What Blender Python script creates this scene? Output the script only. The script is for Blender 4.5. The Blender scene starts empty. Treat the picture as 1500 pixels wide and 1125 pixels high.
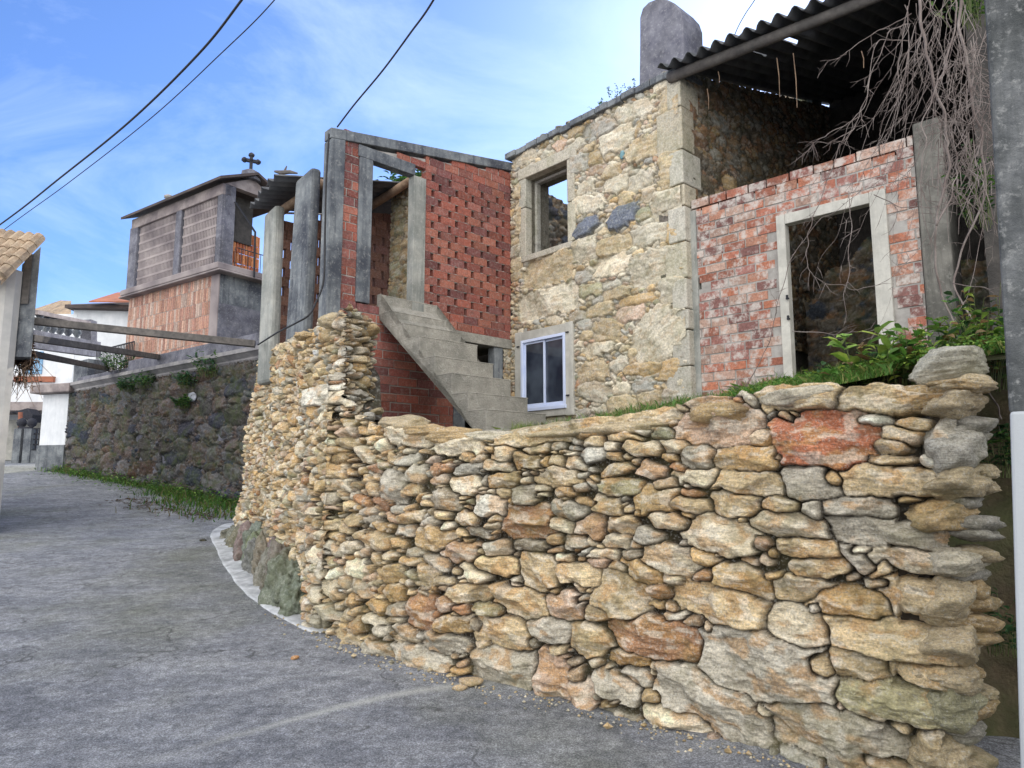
import bpy, math, random
import numpy as np
from mathutils import Vector, noise as mn

random.seed(7)
# ------------------------------------------------------------------ camera model
F = 1040.0; CX = 750.0; CY = 562.5
PITCH = math.atan((700 - CY) / F)
CP, SP = math.cos(PITCH), math.sin(PITCH)
EYE = 1.6

def ray(px, py):
    a = (px - CX) / F; b = (CY - py) / F
    return (a, CP - b * SP, SP + b * CP)

def P(px, py, Y):
    r = ray(px, py); k = Y / r[1]
    return Vector((r[0] * k, Y, EYE + r[2] * k))

_gy = np.linspace(-60, 400, 9201)
_sl = np.interp(_gy, [-60, -20, -5, 3, 5, 13, 15, 22, 24, 30, 34, 400], [0, 0, 0, 0, .08, .08, .13, .13, .05, .05, 0, 0])
_gz = np.concatenate([[0], np.cumsum((_sl[1:] + _sl[:-1]) / 2 * (_gy[1] - _gy[0]))])
def gz(x, y):
    return np.interp(y, _gy, _gz)

def ground_hit(px, py):
    r = ray(px, py); lo, hi = 1.0, 80.0
    for _ in range(50):
        m = (lo + hi) / 2
        if EYE + r[2] * m / r[1] > gz(0, m): lo = m
        else: hi = m
    return Vector((r[0] * lo / r[1], lo, float(gz(0, lo))))

class Frame:
    """vertical plane: point O, unit direction d, outward normal nrm"""
    def __init__(s, O, d, nrm):
        s.O = Vector(O[:2]); s.d = Vector(d[:2]).normalized(); s.n = Vector(nrm[:2]).normalized()
    def pt(s, t, off, z):
        p = s.O + s.d * t + s.n * off
        return Vector((p.x, p.y, z))
    def hit(s, px, py, off=0.0):
        r = ray(px, py); q = s.O + s.n * off
        den = r[0] * s.d.y - r[1] * s.d.x
        k = (q.x * s.d.y - q.y * s.d.x) / den
        x, y = r[0] * k, r[1] * k
        t = (x - q.x) * s.d.x + (y - q.y) * s.d.y
        return t, EYE + r[2] * k
def vpdir(px):
    r = ray(px, 700); v = Vector((r[0], r[1])); return v.normalized()

N_ = vpdir(1877)                 # into the house, away right
U_ = Vector((N_.y, -N_.x))       # along the facade towards the viewer, right
C0 = Vector((0.0, 11.5))
FAC = Frame(C0, U_, -N_)         # stone facade
WA = Frame(C0, -N_, U_)          # brick side wall of annex

# ------------------------------------------------------------------ scene helpers
scn = bpy.context.scene
COL = scn.collection
def tag(o, label=None, cat=None, group=None, kind=None):
    if label: o['label'] = label
    if cat: o['category'] = cat
    if group: o['group'] = group
    if kind: o['kind'] = kind
    return o
def thing(name, loc, label, cat, group=None):
    o = bpy.data.objects.new(name, None); COL.objects.link(o)
    o.location = loc; o.empty_display_size = .2
    tag(o, label, cat, group); return o

def mesh_obj(name, V, Fc, mat, parent=None, base=None, cols=None, smooth=False, mats=None, fmi=None):
    """V world coords; origin goes to base (or the parent's base)"""
    V = np.asarray(V, dtype=np.float64).reshape(-1, 3)
    L = np.array(parent.location if parent is not None else (base if base is not None else V.min(0) * [0, 0, 1] + V.mean(0) * [1, 1, 0]))
    p = parent
    if parent is not None and parent.parent is not None:
        L = np.array(list(parent['_w']))
    L = np.array([float(q) for q in L]); V = V - L
    me = bpy.data.meshes.new(name)
    if isinstance(Fc, np.ndarray):
        nf = len(Fc); k = Fc.shape[1]
        me.vertices.add(len(V)); me.vertices.foreach_set('co', V.astype(np.float32).ravel())
        me.loops.add(nf * k); me.loops.foreach_set('vertex_index', Fc.astype(np.int32).ravel())
        me.polygons.add(nf); me.polygons.foreach_set('loop_start', np.arange(0, nf * k, k, dtype=np.int32))
        me.update(calc_edges=True)
    else:
        me.from_pydata([tuple(v) for v in V], [], Fc); me.update()
    if smooth: me.polygons.foreach_set('use_smooth', [True] * len(me.polygons))
    if cols is not None:
        a = me.color_attributes.new('Col', 'FLOAT_COLOR', 'POINT')
        c = np.ones((len(V), 4), np.float32); c[:, :3] = np.asarray(cols, dtype=np.float32).reshape(-1, 3)
        a.data.foreach_set('color', c.ravel())
    me.materials.append(mat)
    if mats:
        for m in mats: me.materials.append(m)
    if fmi is not None: me.polygons.foreach_set('material_index', fmi)
    o = bpy.data.objects.new(name, me); COL.objects.link(o)
    if parent is not None:
        o.parent = parent
        o['_w'] = [float(q) for q in L]
    else:
        o.location = [float(q) for q in L]
        o['_w'] = [float(q) for q in L]
    return o

class MB:
    def __init__(s): s.v = []; s.f = []; s.c = []
    def add(s, vs, fs, col=(1, 1, 1)):
        k = len(s.v); s.v += [tuple(v) for v in vs]; s.f += [tuple(i + k for i in f) for f in fs]
        s.c += [col] * len(vs)
    def hexa(s, p, col=(1, 1, 1)):     # 8 pts: bottom 4 ccw, top 4
        s.add(p, [(0, 3, 2, 1), (4, 5, 6, 7), (0, 1, 5, 4), (1, 2, 6, 5), (2, 3, 7, 6), (3, 0, 4, 7)], col)
    def fbox(s, fr, t0, t1, o0, o1, z0, z1, col=(1, 1, 1), z1b=None, z0b=None):
        """box in a frame; z1b/z0b: top/bottom height at t1"""
        if z1b is None: z1b = z1
        if z0b is None: z0b = z0
        s.hexa([fr.pt(t0, o0, z0), fr.pt(t1, o0, z0b), fr.pt(t1, o1, z0b), fr.pt(t0, o1, z0),
                fr.pt(t0, o0, z1), fr.pt(t1, o0, z1b), fr.pt(t1, o1, z1b), fr.pt(t0, o1, z1)], col)
    def beam(s, a, b, w, h, col=(1, 1, 1)):
        a = Vector(a); b = Vector(b); d = (b - a).normalized()
        sx = d.cross(Vector((0, 0, 1)))
        if sx.length < .01: sx = Vector((.9, .43, 0))
        sx.normalize(); up = sx.cross(d)
        p = []
        for q in (a, b):
            p.append([q + sx * i * w / 2 + up * j * h / 2 for i, j in ((-1, -1), (1, -1), (1, 1), (-1, 1))])
        s.add(p[0] + p[1], [(0, 1, 2, 3), (7, 6, 5, 4), (0, 4, 5, 1), (1, 5, 6, 2), (2, 6, 7, 3), (3, 7, 4, 0)], col)
    def tube(s, pts, rad, n=6, col=(1, 1, 1)):
        pts = [Vector(p) for p in pts]; m = len(pts)
        if not hasattr(rad, '__len__'): rad = [rad] * m
        k = len(s.v); ref = Vector((.3, .2, .93)); vs = []; fs = []
        for i, p in enumerate(pts):
            d = (pts[min(i + 1, m - 1)] - pts[max(i - 1, 0)]).normalized()
            if i == 0:
                a = d.cross(ref)
                if a.length < .05: a = d.cross(Vector((1, 0, 0)))
            else: a = pa_ - d * pa_.dot(d)
            a.normalize(); pa_ = a; b = d.cross(a)
            for j in range(n):
                an = 2 * math.pi * j / n
                vs.append(p + (a * math.cos(an) + b * math.sin(an)) * rad[i])
        for i in range(m - 1):
            for j in range(n):
                fs.append((i * n + j, i * n + (j + 1) % n, (i + 1) * n + (j + 1) % n, (i + 1) * n + j))
        fs.append(tuple(range(n))[::-1]); fs.append(tuple((m - 1) * n + j for j in range(n)))
        s.add(vs, fs, col)
    def prism(s, poly, vec, col=(1, 1, 1)):
        n = len(poly); poly = [Vector(p) for p in poly]; vec = Vector(vec)
        s.add(poly + [p + vec for p in poly],
              [tuple(range(n))[::-1], tuple(range(n, 2 * n))] + [(i, (i + 1) % n, n + (i + 1) % n, n + i) for i in range(n)], col)
    def lathe(s, c, prof, n=12, col=(1, 1, 1)):
        c = Vector(c); vs = []; fs = []
        for r, z in prof:
            for j in range(n):
                a = 2 * math.pi * j / n; vs.append(c + Vector((r * math.cos(a), r * math.sin(a), z)))
        for i in range(len(prof) - 1):
            for j in range(n):
                fs.append((i * n + j, i * n + (j + 1) % n, (i + 1) * n + (j + 1) % n, (i + 1) * n + j))
        fs.append(tuple(range(n))[::-1]); fs.append(tuple((len(prof) - 1) * n + j for j in range(n)))
        s.add(vs, fs, col)
    def leaf(s, p, d, up, L, W, col=(1, 1, 1), fold=.25):
        d = d.normalized(); sd = d.cross(up)
        if sd.length < 1e-3: sd = d.cross(Vector((1, 0, 0)))
        sd.normalize(); nn = sd.cross(d)
        a = p; b = p + d * L * .35; c = p + d * L * .72; e = p + d * L - nn * L * .15
        s.add([a, b + sd * W / 2 + nn * W * fold, c + sd * W * .38 + nn * W * fold * .6, e, c - sd * W * .38 + nn * W * fold * .6, b - sd * W / 2 + nn * W * fold, b, c],
              [(0, 1, 6), (1, 2, 7, 6), (2, 3, 7), (0, 6, 5), (6, 7, 4, 5), (7, 3, 4)], col)
    def build(s, name, mat, parent=None, base=None, smooth=False, bevel=0, rough=0, sub=0):
        o = mesh_obj(name, s.v, s.f, mat, parent, base, s.c, smooth)
        if sub:
            m = o.modifiers.new('s', 'SUBSURF'); m.subdivision_type = 'SIMPLE'; m.levels = m.render_levels = sub
        if bevel:
            m = o.modifiers.new('b', 'BEVEL'); m.width = bevel; m.segments = 2; m.limit_method = 'ANGLE'; m.harden_normals = False
        return o

# ------------------------------------------------------------------ numpy value noise
_rt = np.random.RandomState(3).rand(256, 256).astype(np.float32)
def vn(x, y, seed=0):
    x = x + seed * 17.37; y = y + seed * 9.13
    xi = np.floor(x).astype(int); yi = np.floor(y).astype(int)
    fx = x - xi; fy = y - yi; fx = fx * fx * (3 - 2 * fx); fy = fy * fy * (3 - 2 * fy)
    a = _rt[xi & 255, yi & 255]; b = _rt[(xi + 1) & 255, yi & 255]; c = _rt[xi & 255, (yi + 1) & 255]; d = _rt[(xi + 1) & 255, (yi + 1) & 255]
    return (a * (1 - fx) + b * fx) * (1 - fy) + (c * (1 - fx) + d * fx) * fy - .5
def fbm(x, y, oct=4, seed=0):
    r = 0; a = 1.0
    for i in range(oct):
        r = r + a * vn(x * 2 ** i, y * 2 ** i, seed + i); a *= .5
    return r

PAL = {
 'tan': (.47, .375, .235), 'ochre': (.45, .32, .165), 'grey': (.37, .345, .29), 'pale': (.55, .49, .37), 'rust': (.35, .20, .115),
 'dark': (.25, .21, .155), 'red': (.38, .15, .085), 'white': (.60, .575, .51), 'green': (.36, .335, .21), 'slate': (.13, .145, .18), 'pink': (.43, .315, .235)}

class Stone:
    __slots__ = ('s', 'z', 'a', 'b', 'ang', 'p', 'col', 'dep', 'tx', 'tz', 'seed')
    def __init__(q, s, z, a, b, ang=0, p=2.6, col=None, dep=1.0):
        q.s = s; q.z = z; q.a = a; q.b = b; q.ang = ang; q.p = p; q.col = col; q.dep = dep
        q.tx = random.gauss(0, .12); q.tz = random.gauss(.06, .18); q.seed = random.uniform(0, 200)

def metric(q, S, Z):
    dx = S - q.s; dz = Z - q.z; c, s_ = math.cos(q.ang), math.sin(q.ang)
    x = dx * c + dz * s_; z = -dx * s_ + dz * c
    return (np.abs(x / q.a) ** q.p + np.abs(z / q.b) ** q.p) ** (1 / q.p), x, z

def pack(smin, smax, zmin, zmax, fixed, classes, inside, palette, scale=lambda s, z: 1.0, cell=.012, angsd=.12, fill=4000, pr=(2.0, 3.6), fmin=.018, fmax=.05):
    ns = int((smax - smin) / cell) + 1; nz = int((zmax - zmin) / cell) + 1
    occ = np.zeros((ns, nz), bool)
    gs = smin + np.arange(ns) * cell; gq = zmin + np.arange(nz) * cell
    stones = []
    def region(q, m=1.0):
        R = max(q.a, q.b) * m; hz = (q.b + abs(math.sin(q.ang)) * q.a) * m
        i0 = max(0, int((q.s - R - smin) / cell)); i1 = min(ns, int((q.s + R - smin) / cell) + 2)
        j0 = max(0, int((q.z - hz - zmin) / cell)); j1 = min(nz, int((q.z + hz - zmin) / cell) + 2)
        return i0, i1, j0, j1
    def put(q, tol):
        i0, i1, j0, j1 = region(q)
        if i1 - i0 < 1 or j1 - j0 < 1: return False
        g, _, _ = metric(q, gs[i0:i1, None], gq[None, j0:j1])
        m = g < 1.0
        o = occ[i0:i1, j0:j1]
        k = m.sum()
        if tol is not None and (k == 0 or (o & m).sum() > tol * k): return False
        occ[i0:i1, j0:j1] |= m
        stones.append(q); return True
    for q in fixed: put(q, None)
    def rc():
        c = random.choices([p for p, _ in palette], [w for _, w in palette])[0]
        c = PAL[c]; k = random.uniform(.66, 1.28); w = random.uniform(-.02, .02)
        return (c[0] * k + w, c[1] * k, c[2] * k - w * .7)
    for (a0, a1, b0, b1, tries, tol) in classes:
        for _ in range(tries):
            s = random.uniform(smin, smax); z = random.uniform(zmin, zmax); k = scale(s, z)
            a = random.uniform(a0, a1) * k; b = min(random.uniform(b0, b1) * k, a)
            if not inside(s, z + b * .8) or not inside(s, z - b * .8) or not inside(s - a * .8, z) or not inside(s + a * .8, z): continue
            put(Stone(s, z, a, b, random.gauss(0, angsd), random.uniform(*pr), rc(), random.uniform(.7, 1.25)), tol)
    # fillers in what is left
    for _ in range(2):
        free = np.argwhere(~occ)
        if len(free) == 0: break
        idx = free[np.random.RandomState(5).permutation(len(free))[:fill]]
        for i, j in idx:
            if occ[i, j]: continue
            s = gs[i]; z = gq[j]
            if not inside(s, z): continue
            k = scale(s, z)
            b = random.uniform(fmin, fmax * .7) * k; a = b * random.uniform(1.3, 3.0)
            put(Stone(s, z, a, b, random.gauss(0, .4), random.uniform(*pr), rc(), random.uniform(.5, .95)), .45)
    return stones

def field(stones, sv, zv, warp=.016, R=.05, relief=.05, rough=1.0, gmax=1.22, seed=1, gapcol=(.05, .04, .03), gaph=-.05, facet=.3, var=1.0, inset=0.0):
    S, Z = np.meshgrid(sv, zv, indexing='ij')
    W1 = fbm(S * 9, Z * 9, 3, seed) * warp * 2; W2 = fbm(S * 9 + 50, Z * 11, 3, seed + 5) * warp * 1.7
    Sw = S + W1; Zw = Z + W2
    g1 = np.full(S.shape, 9.0); g2 = np.full(S.shape, 9.0); ids = np.full(S.shape, -1)
    LX = np.zeros(S.shape); LZ = np.zeros(S.shape)
    cs = sv[1] - sv[0]; cz = zv[1] - zv[0]
    for n, q in enumerate(stones):
        R_ = max(q.a, q.b) * 1.45 + warp * 2
        hz = (q.b + abs(math.sin(q.ang)) * q.a) * 1.45 + warp * 2
        i0 = max(0, int((q.s - R_ - sv[0]) / cs)); i1 = min(len(sv), int((q.s + R_ - sv[0]) / cs) + 2)
        j0 = max(0, int((q.z - hz - zv[0]) / cz)); j1 = min(len(zv), int((q.z + hz - zv[0]) / cz) + 2)
        if i1 <= i0 or j1 <= j0: continue
        g, x, z = metric(q, Sw[i0:i1, j0:j1], Zw[i0:i1, j0:j1])
        a1 = g1[i0:i1, j0:j1]; a2 = g2[i0:i1, j0:j1]
        m = g < a1
        a2[:] = np.where(m, a1, np.minimum(a2, g)); 
        ids[i0:i1, j0:j1][m] = n; LX[i0:i1, j0:j1][m] = x[m]; LZ[i0:i1, j0:j1][m] = z[m]
        a1[:] = np.where(m, g, a1)
    A = np.array([(q.a, q.b, q.dep, q.tx, q.tz, q.seed) + tuple(q.col) for q in stones] + [(1, 1, 0, 0, 0, 0, 0, 0, 0)])
    a, b, dep, tx, tz, sd = [A[ids, k] for k in range(6)]
    rm = np.sqrt(a * b) * .5 + b * .5
    d = np.minimum((g2 - g1) * .5, (gmax - g1)) * rm
    Rr = np.minimum(R, .65 * b)
    d = np.maximum(d - inset * (.5 + vn(S * 4, Z * 4, seed + 60) * 2), 0); t = np.clip(d / np.maximum(Rr, 1e-4), 0, 1)
    prof = np.sqrt(np.maximum(0, 1 - (1 - t) ** 2.2))
    stone = (ids >= 0) & (g1 < gmax)
    sz = np.minimum(b, .16)
    n1 = fbm(LX * 7 + sd, LZ * 9 + sd * .7, 3, seed + 9)
    cr = -np.abs(vn(LX * 5 + sd, LZ * 16 + sd, seed + 3)) * 2 + .3
    n2 = fbm(S * 30, Z * 55, 3, seed + 20)
    rs_ = np.random.RandomState(seed + 77); nst = len(stones) + 1; fc = None
    for k_ in range(4):
        gx, gzz, cc_ = rs_.normal(0, facet, nst), rs_.normal(0, facet * 1.5, nst), rs_.uniform(.02, .30, nst)
        pl_ = cc_[ids] * sz + gx[ids] * LX + gzz[ids] * LZ
        fc = pl_ if fc is None else np.minimum(fc, pl_)
    fc = np.clip(fc, -.07, .06)
    h = relief * (.2 + .8 * dep) * prof + prof * (tx * LX + tz * LZ) * .5 + prof * fc + prof * rough * (n1 * .20 * sz + cr * .13 * sz + n2 * .013)
    gap = gaph + fbm(S * 20, Z * 20, 3, seed) * .02
    h = np.where(stone, gap * 0 + (h - (1 - prof) * (-gaph)), gap)
    col = A[ids][..., 6:9]
    lay = fbm(LX * 6 + sd, LZ * 40 + sd, 3, seed + 30)
    mo = fbm(LX * 12 + sd, LZ * 12 + sd, 3, seed + 40)
    k = 1 + var * (.34 * lay + .22 * mo)
    col = col * k[..., None]
    rs = np.clip((fbm(LX * 8 + sd, LZ * 14 + sd * .3, 3, seed + 50) - .08) * 3.2, 0, .6 * var)[..., None]
    lum = (A[ids][..., 6:9].sum(-1) > .5)[..., None]; rs = rs * lum
    col = col * (1 - rs) + np.array([.40, .235, .10]) * rs * (.7 + .6 * np.random.RandomState(1).rand())
    wh = np.clip((fbm(LX * 10 + sd * .6, LZ * 26 + sd, 3, seed + 60) - .12) * 4, 0, .45 * var)[..., None] * lum
    col = col * (1 - wh) + np.array([.62, .59, .52]) * wh
    gm = np.where(stone, np.clip(d / .006, 0, 1), 0)[..., None]
    col = np.clip(col * gm + np.array(gapcol) * (1 - gm), .01, .9)
    return S, Z, h, stone, col, g1

def grid_faces(keep):
    """quads of an (n,m) vertex grid where keep (n-1,m-1)"""
    n, m = keep.shape[0] + 1, keep.shape[1] + 1
    i, j = np.nonzero(keep)
    a = i * m + j
    return np.stack([a, a + m, a + m + 1, a + 1], 1)

def emit_grid(name, X, Y, Zz, col, keep, mat, parent=None, base=None):
    V = np.stack([X.ravel(), Y.ravel(), Zz.ravel()], 1); C = col.reshape(-1, 3)
    Fq = grid_faces(keep)
    used = np.zeros(len(V), bool); used[Fq.ravel()] = True
    mp = np.cumsum(used) - 1
    return mesh_obj(name, V[used], mp[Fq], mat, parent, base, C[used], True)

# ------------------------------------------------------------------ materials
def newmat(name):
    m = bpy.data.materials.new(name); m.use_nodes = True
    nt = m.node_tree; nt.nodes.clear()
    out = nt.nodes.new('ShaderNodeOutputMaterial'); b = nt.nodes.new('ShaderNodeBsdfPrincipled')
    nt.links.new(b.outputs[0], out.inputs[0])
    return m, nt, b
def nd(nt, typ, **kw):
    n = nt.nodes.new(typ)
    for k, v in kw.items():
        if k.startswith('i_'):
            key = k[2:]
            key = int(key) if key.isdigit() else key.replace('_', ' ')
            n.inputs[key].default_value = v
        else: setattr(n, k, v)
    return n
def lk(nt, a, b): nt.links.new(a, b)
def mapped(nt, scale=(1, 1, 1), rot=(0, 0, 0)):
    tc = nd(nt, 'ShaderNodeTexCoord'); mp = nd(nt, 'ShaderNodeMapping')
    mp.inputs['Scale'].default_value = scale; mp.inputs['Rotation'].default_value = rot
    lk(nt, tc.outputs['Object'], mp.inputs[0]); return mp.outputs[0]
def noise_(nt, sc, detail=5, rough=.6, vec=None, dist=0):
    n = nd(nt, 'ShaderNodeTexNoise'); n.inputs['Scale'].default_value = sc; n.inputs['Detail'].default_value = detail
    n.inputs['Roughness'].default_value = rough; n.inputs['Distortion'].default_value = dist
    lk(nt, vec if vec is not None else mapped(nt), n.inputs['Vector']); return n.outputs[0]
def ramp(nt, fac, stops):
    r = nd(nt, 'ShaderNodeValToRGB'); e = r.color_ramp.elements
    while len(e) < len(stops): e.new(.5)
    for q, (p, c) in zip(e, stops):
        q.position = p; q.color = (c, c, c, 1) if not hasattr(c, '__len__') else (*c, 1)
    lk(nt, fac, r.inputs[0]); return r.outputs[0]
def mix(nt, fac, a, b, mode='MIX'):
    m = nd(nt, 'ShaderNodeMix', data_type='RGBA', blend_type=mode)
    for s_, v in ((m.inputs['Factor'], fac), (m.inputs[6], a), (m.inputs[7], b)):
        if hasattr(v, 'links') or hasattr(v, 'is_linked'): lk(nt, v, s_)
        elif hasattr(v, '__len__'): s_.default_value = (*v, 1)[:4]
        else: s_.default_value = v
    return m.outputs[2]
def bump(nt, b, h, strength=.5, dist=.01):
    n = nd(nt, 'ShaderNodeBump'); n.inputs['Strength'].default_value = strength; n.inputs['Distance'].default_value = dist
    lk(nt, h, n.inputs['Height']); lk(nt, n.outputs[0], b.inputs['Normal'])

def mat_attr(name, rough=.92, lichen=.35, lcol=(.55, .54, .48), dark=.4, dcol=(.05, .045, .04), fine=60, bstr=.6, bdist=.006, moss=0, mcol=(.10, .13, .03), gain=1.0, lsc=26, lr=(.50, .66), contrast=1.0, fol=0.0):
    """stone or brick whose piece colour is the Col attribute, with lichen, dirt and grain"""
    m, nt, b = newmat(name)
    at = nd(nt, 'ShaderNodeAttribute', attribute_name='Col')
    c = at.outputs[0]
    nf = noise_(nt, 1, 6, .7, mapped(nt, (9, 9, 55), (.12, .08, 0)), .8)
    if fol: c = mix(nt, 1.0, c, ramp(nt, nf, [(.32, 1 - fol), (.5, 1), (.70, 1 + fol * .6)]), 'MULTIPLY')
    n1 = noise_(nt, fine, 6, .7); n2 = noise_(nt, 9, 6, .65); n3 = noise_(nt, 2.2, 5, .6); n4 = noise_(nt, lsc, 6, .72)
    c = mix(nt, 1.0, c, ramp(nt, n1, [(.28, (1 - .45 * contrast) * gain), (.5, .97 * gain), (.72, (1 + .38 * contrast) * gain)]), 'MULTIPLY')
    if lichen: c = mix(nt, ramp(nt, n4, [(lr[0], 0), (lr[1], lichen)]), c, lcol)
    if dark: c = mix(nt, ramp(nt, n2, [(.52, 0), (.72, dark)]), c, dcol)
    if moss:
        mm = nd(nt, 'ShaderNodeMath', operation='MULTIPLY'); lk(nt, ramp(nt, n3, [(.45, 0), (.62, moss)]), mm.inputs[0]); lk(nt, ramp(nt, n2, [(.35, .2), (.6, 1)]), mm.inputs[1])
        c = mix(nt, mm.outputs[0], c, mcol)
    lk(nt, c, b.inputs['Base Color']); b.inputs['Roughness'].default_value = rough
    b.inputs['Specular IOR Level'].default_value = .25
    nb = nd(nt, 'ShaderNodeMath', operation='ADD'); lk(nt, n1, nb.inputs[0]); lk(nt, nf if fol else n4, nb.inputs[1])
    bump(nt, b, nb.outputs[0], bstr, bdist)
    return m

def mat_plain(name, c1, c2, sc=6, stain=None, ssc=1.2, samt=.6, rough=.9, bstr=.4, bsc=60, bdist=.004, spots=None, spamt=.5, stretch=(1, 1, 1), metallic=0, spec=.3, drip=0):
    m, nt, b = newmat(name)
    v = mapped(nt, stretch)
    n = noise_(nt, sc, 7, .65, v); c = mix(nt, ramp(nt, n, [(.32, 0), (.68, 1)]), c1, c2)
    if stain: c = mix(nt, ramp(nt, noise_(nt, ssc, 6, .62, v), [(.42, 0), (.64, samt)]), c, stain)
    if drip: c = mix(nt, ramp(nt, noise_(nt, 1, 6, .7, mapped(nt, (9, 9, .8)), .3), [(.48, 0), (.66, drip)]), c, stain or (.05, .05, .05))
    if spots: c = mix(nt, ramp(nt, noise_(nt, 22, 6, .75), [(.54, 0), (.66, spamt)]), c, spots)
    lk(nt, c, b.inputs['Base Color']); b.inputs['Roughness'].default_value = rough; b.inputs['Metallic'].default_value = metallic
    b.inputs['Specular IOR Level'].default_value = spec
    bump(nt, b, noise_(nt, bsc, 6, .7), bstr, bdist)
    return m
def mat_leaf(name, gain=1.0):
    m, nt, b = newmat(name)
    at = nd(nt, 'ShaderNodeAttribute', attribute_name='Col')
    c = mix(nt, 1.0, at.outputs[0], ramp(nt, noise_(nt, 14, 3, .6), [(.3, .75 * gain), (.7, 1.25 * gain)]), 'MULTIPLY')
    lk(nt, c, b.inputs['Base Color']); b.inputs['Roughness'].default_value = .5
    b.inputs['Specular IOR Level'].default_value = .3
    tr = nd(nt, 'ShaderNodeBsdfTranslucent'); lk(nt, c, tr.inputs[0])
    mx = nd(nt, 'ShaderNodeMixShader'); mx.inputs[0].default_value = .35
    out = [n for n in nt.nodes if n.type == 'OUTPUT_MATERIAL'][0]
    lk(nt, b.outputs[0], mx.inputs[1]); lk(nt, tr.outputs[0], mx.inputs[2]); lk(nt, mx.outputs[0], out.inputs[0])
    return m

M = {}
M['dry'] = mat_attr('dry_stone', contrast=1.2, fol=.38, lsc=60, lr=(.53, .64), lichen=.55, lcol=(.60, .59, .54), dark=.5, moss=.35, mcol=(.22, .20, .08), fine=75, bstr=1.0, bdist=.014)
M['facade'] = mat_attr('facade_stone', lichen=.45, lcol=(.50, .50, .46), dark=.45, moss=.3, mcol=(.20, .21, .10), fine=40, bstr=.6, bdist=.01)
M['retain'] = mat_attr('retaining_stone', lichen=.3, lcol=(.30, .29, .28), dark=.75, dcol=(.03, .028, .03), moss=.7, mcol=(.06, .08, .03), fine=25, bstr=.6, bdist=.015)
M['brick'] = mat_attr('old_brick', lichen=.30, lcol=(.42, .39, .36), dark=.45, dcol=(.05, .03, .03), fine=45, bstr=.5, bdist=.004)
M['brickw'] = mat_attr('smeared_brick', lichen=.85, lsc=7, lr=(.47, .60), lcol=(.52, .48, .44), dark=.5, dcol=(.10, .06, .05), fine=38, bstr=.6, bdist=.005)
M['leaf'] = mat_leaf('leaf')
M['rock'] = mat_attr('rock', lichen=.4, lcol=(.42, .42, .38), dark=.75, dcol=(.03, .028, .024), moss=.45, mcol=(.075, .08, .035), fine=30, bstr=.8, bdist=.012)
M['conc'] = mat_plain('rough_concrete', (.30, .31, .29), (.42, .41, .37), 5, (.12, .13, .12), 1.1, .75, drip=0.7, spots=(.50, .49, .45), spamt=.35, bstr=.6, bdist=.006)
M['concd'] = mat_plain('weathered_concrete', (.13, .145, .16), (.25, .265, .27), 5, (.04, .045, .06), 1.6, .9, drip=0.7, spots=(.42, .42, .40), spamt=.4, bstr=.6, bdist=.006)
M['stair'] = mat_plain('stair_concrete', (.25, .235, .205), (.43, .405, .35), 9, (.15, .15, .13), 2.2, .6, spots=(.48, .47, .42), spamt=.5, bstr=1, bsc=45, bdist=.02)
M['trim'] = mat_plain('pale_concrete_trim', (.44, .43, .39), (.58, .56, .50), 6, (.28, .27, .24), 2, .6, drip=0.35, spots=(.33, .32, .28), spamt=.35, bstr=.4)
M['mortar'] = mat_plain('mortar', (.30, .28, .26), (.42, .40, .37), 12, (.15, .14, .13), 2, .5, bstr=.8)
M['soil'] = mat_plain('soil', (.06, .045, .03), (.13, .10, .06), 7, (.05, .07, .02), 2, .7, bstr=1, bsc=30, bdist=.03)
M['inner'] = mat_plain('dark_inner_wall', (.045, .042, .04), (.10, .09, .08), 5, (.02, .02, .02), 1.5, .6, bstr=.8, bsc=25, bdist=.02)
M['sheet'] = mat_plain('fibre_sheet', (.09, .09, .10), (.15, .155, .16), 5, (.04, .045, .05), 1.4, .7, bstr=.4)
M['log'] = mat_plain('log', (.17, .11, .07), (.30, .21, .14), 14, (.09, .06, .05), 3, .5, stretch=(1, 1, 1), bstr=.7)
M['wood'] = mat_plain('weathered_wood', (.10, .09, .085), (.18, .165, .15), 14, (.05, .05, .05), 3, .5, bstr=.7)
M['white'] = mat_plain('white_render', (.66, .68, .70), (.78, .79, .80), 3, (.50, .52, .54), 1.2, .5, drip=0.35, bstr=.2)
M['tile'] = mat_plain('roof_tile', (.30, .20, .13), (.46, .36, .25), 9, (.12, .10, .08), 2.5, .7, spots=(.55, .50, .36), spamt=.5, bstr=.6)
M['tiled'] = mat_plain('dark_roof_tile', (.06, .05, .05), (.12, .09, .08), 8, (.03, .03, .03), 2, .6, bstr=.5)
M['redt'] = mat_plain('red_tile', (.30, .10, .06), (.42, .17, .10), 8, (.14, .07, .05), 2, .5, bstr=.5)
M['iron'] = mat_plain('dark_iron', (.012, .013, .018), (.03, .03, .035), 20, rough=.6, bstr=.2)
M['alu'] = mat_plain('blue_white_aluminium', (.55, .63, .85), (.66, .73, .90), 4, rough=.35, bstr=.03, spec=.5)
M['cable'] = mat_plain('black_cable', (.012, .012, .014), (.03, .03, .032), 20, rough=.6, bstr=.1)
M['stem'] = mat_plain('bare_stem', (.13, .10, .09), (.30, .26, .235), 7, (.09, .06, .055), 3, .5, bstr=.6, bsc=90)
M['granw'] = mat_attr('granary_brick', lichen=.5, lcol=(.42, .36, .33), dark=.35, dcol=(.10, .05, .04), fine=20, bstr=.5)
M['slat'] = mat_plain('granary_slats', (.27, .23, .23), (.40, .35, .33), 6, (.12, .10, .11), 1.5, .75, bstr=.5)
M['purp'] = mat_plain('dark_granite', (.10, .10, .13), (.22, .22, .25), 5, (.05, .05, .06), 1.5, .7, spots=(.45, .45, .45), spamt=.35, bstr=.6)
m, nt, b = newmat('window_glass'); b.inputs['Base Color'].default_value = (.05, .07, .10, 1); b.inputs['Roughness'].default_value = .06
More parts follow.
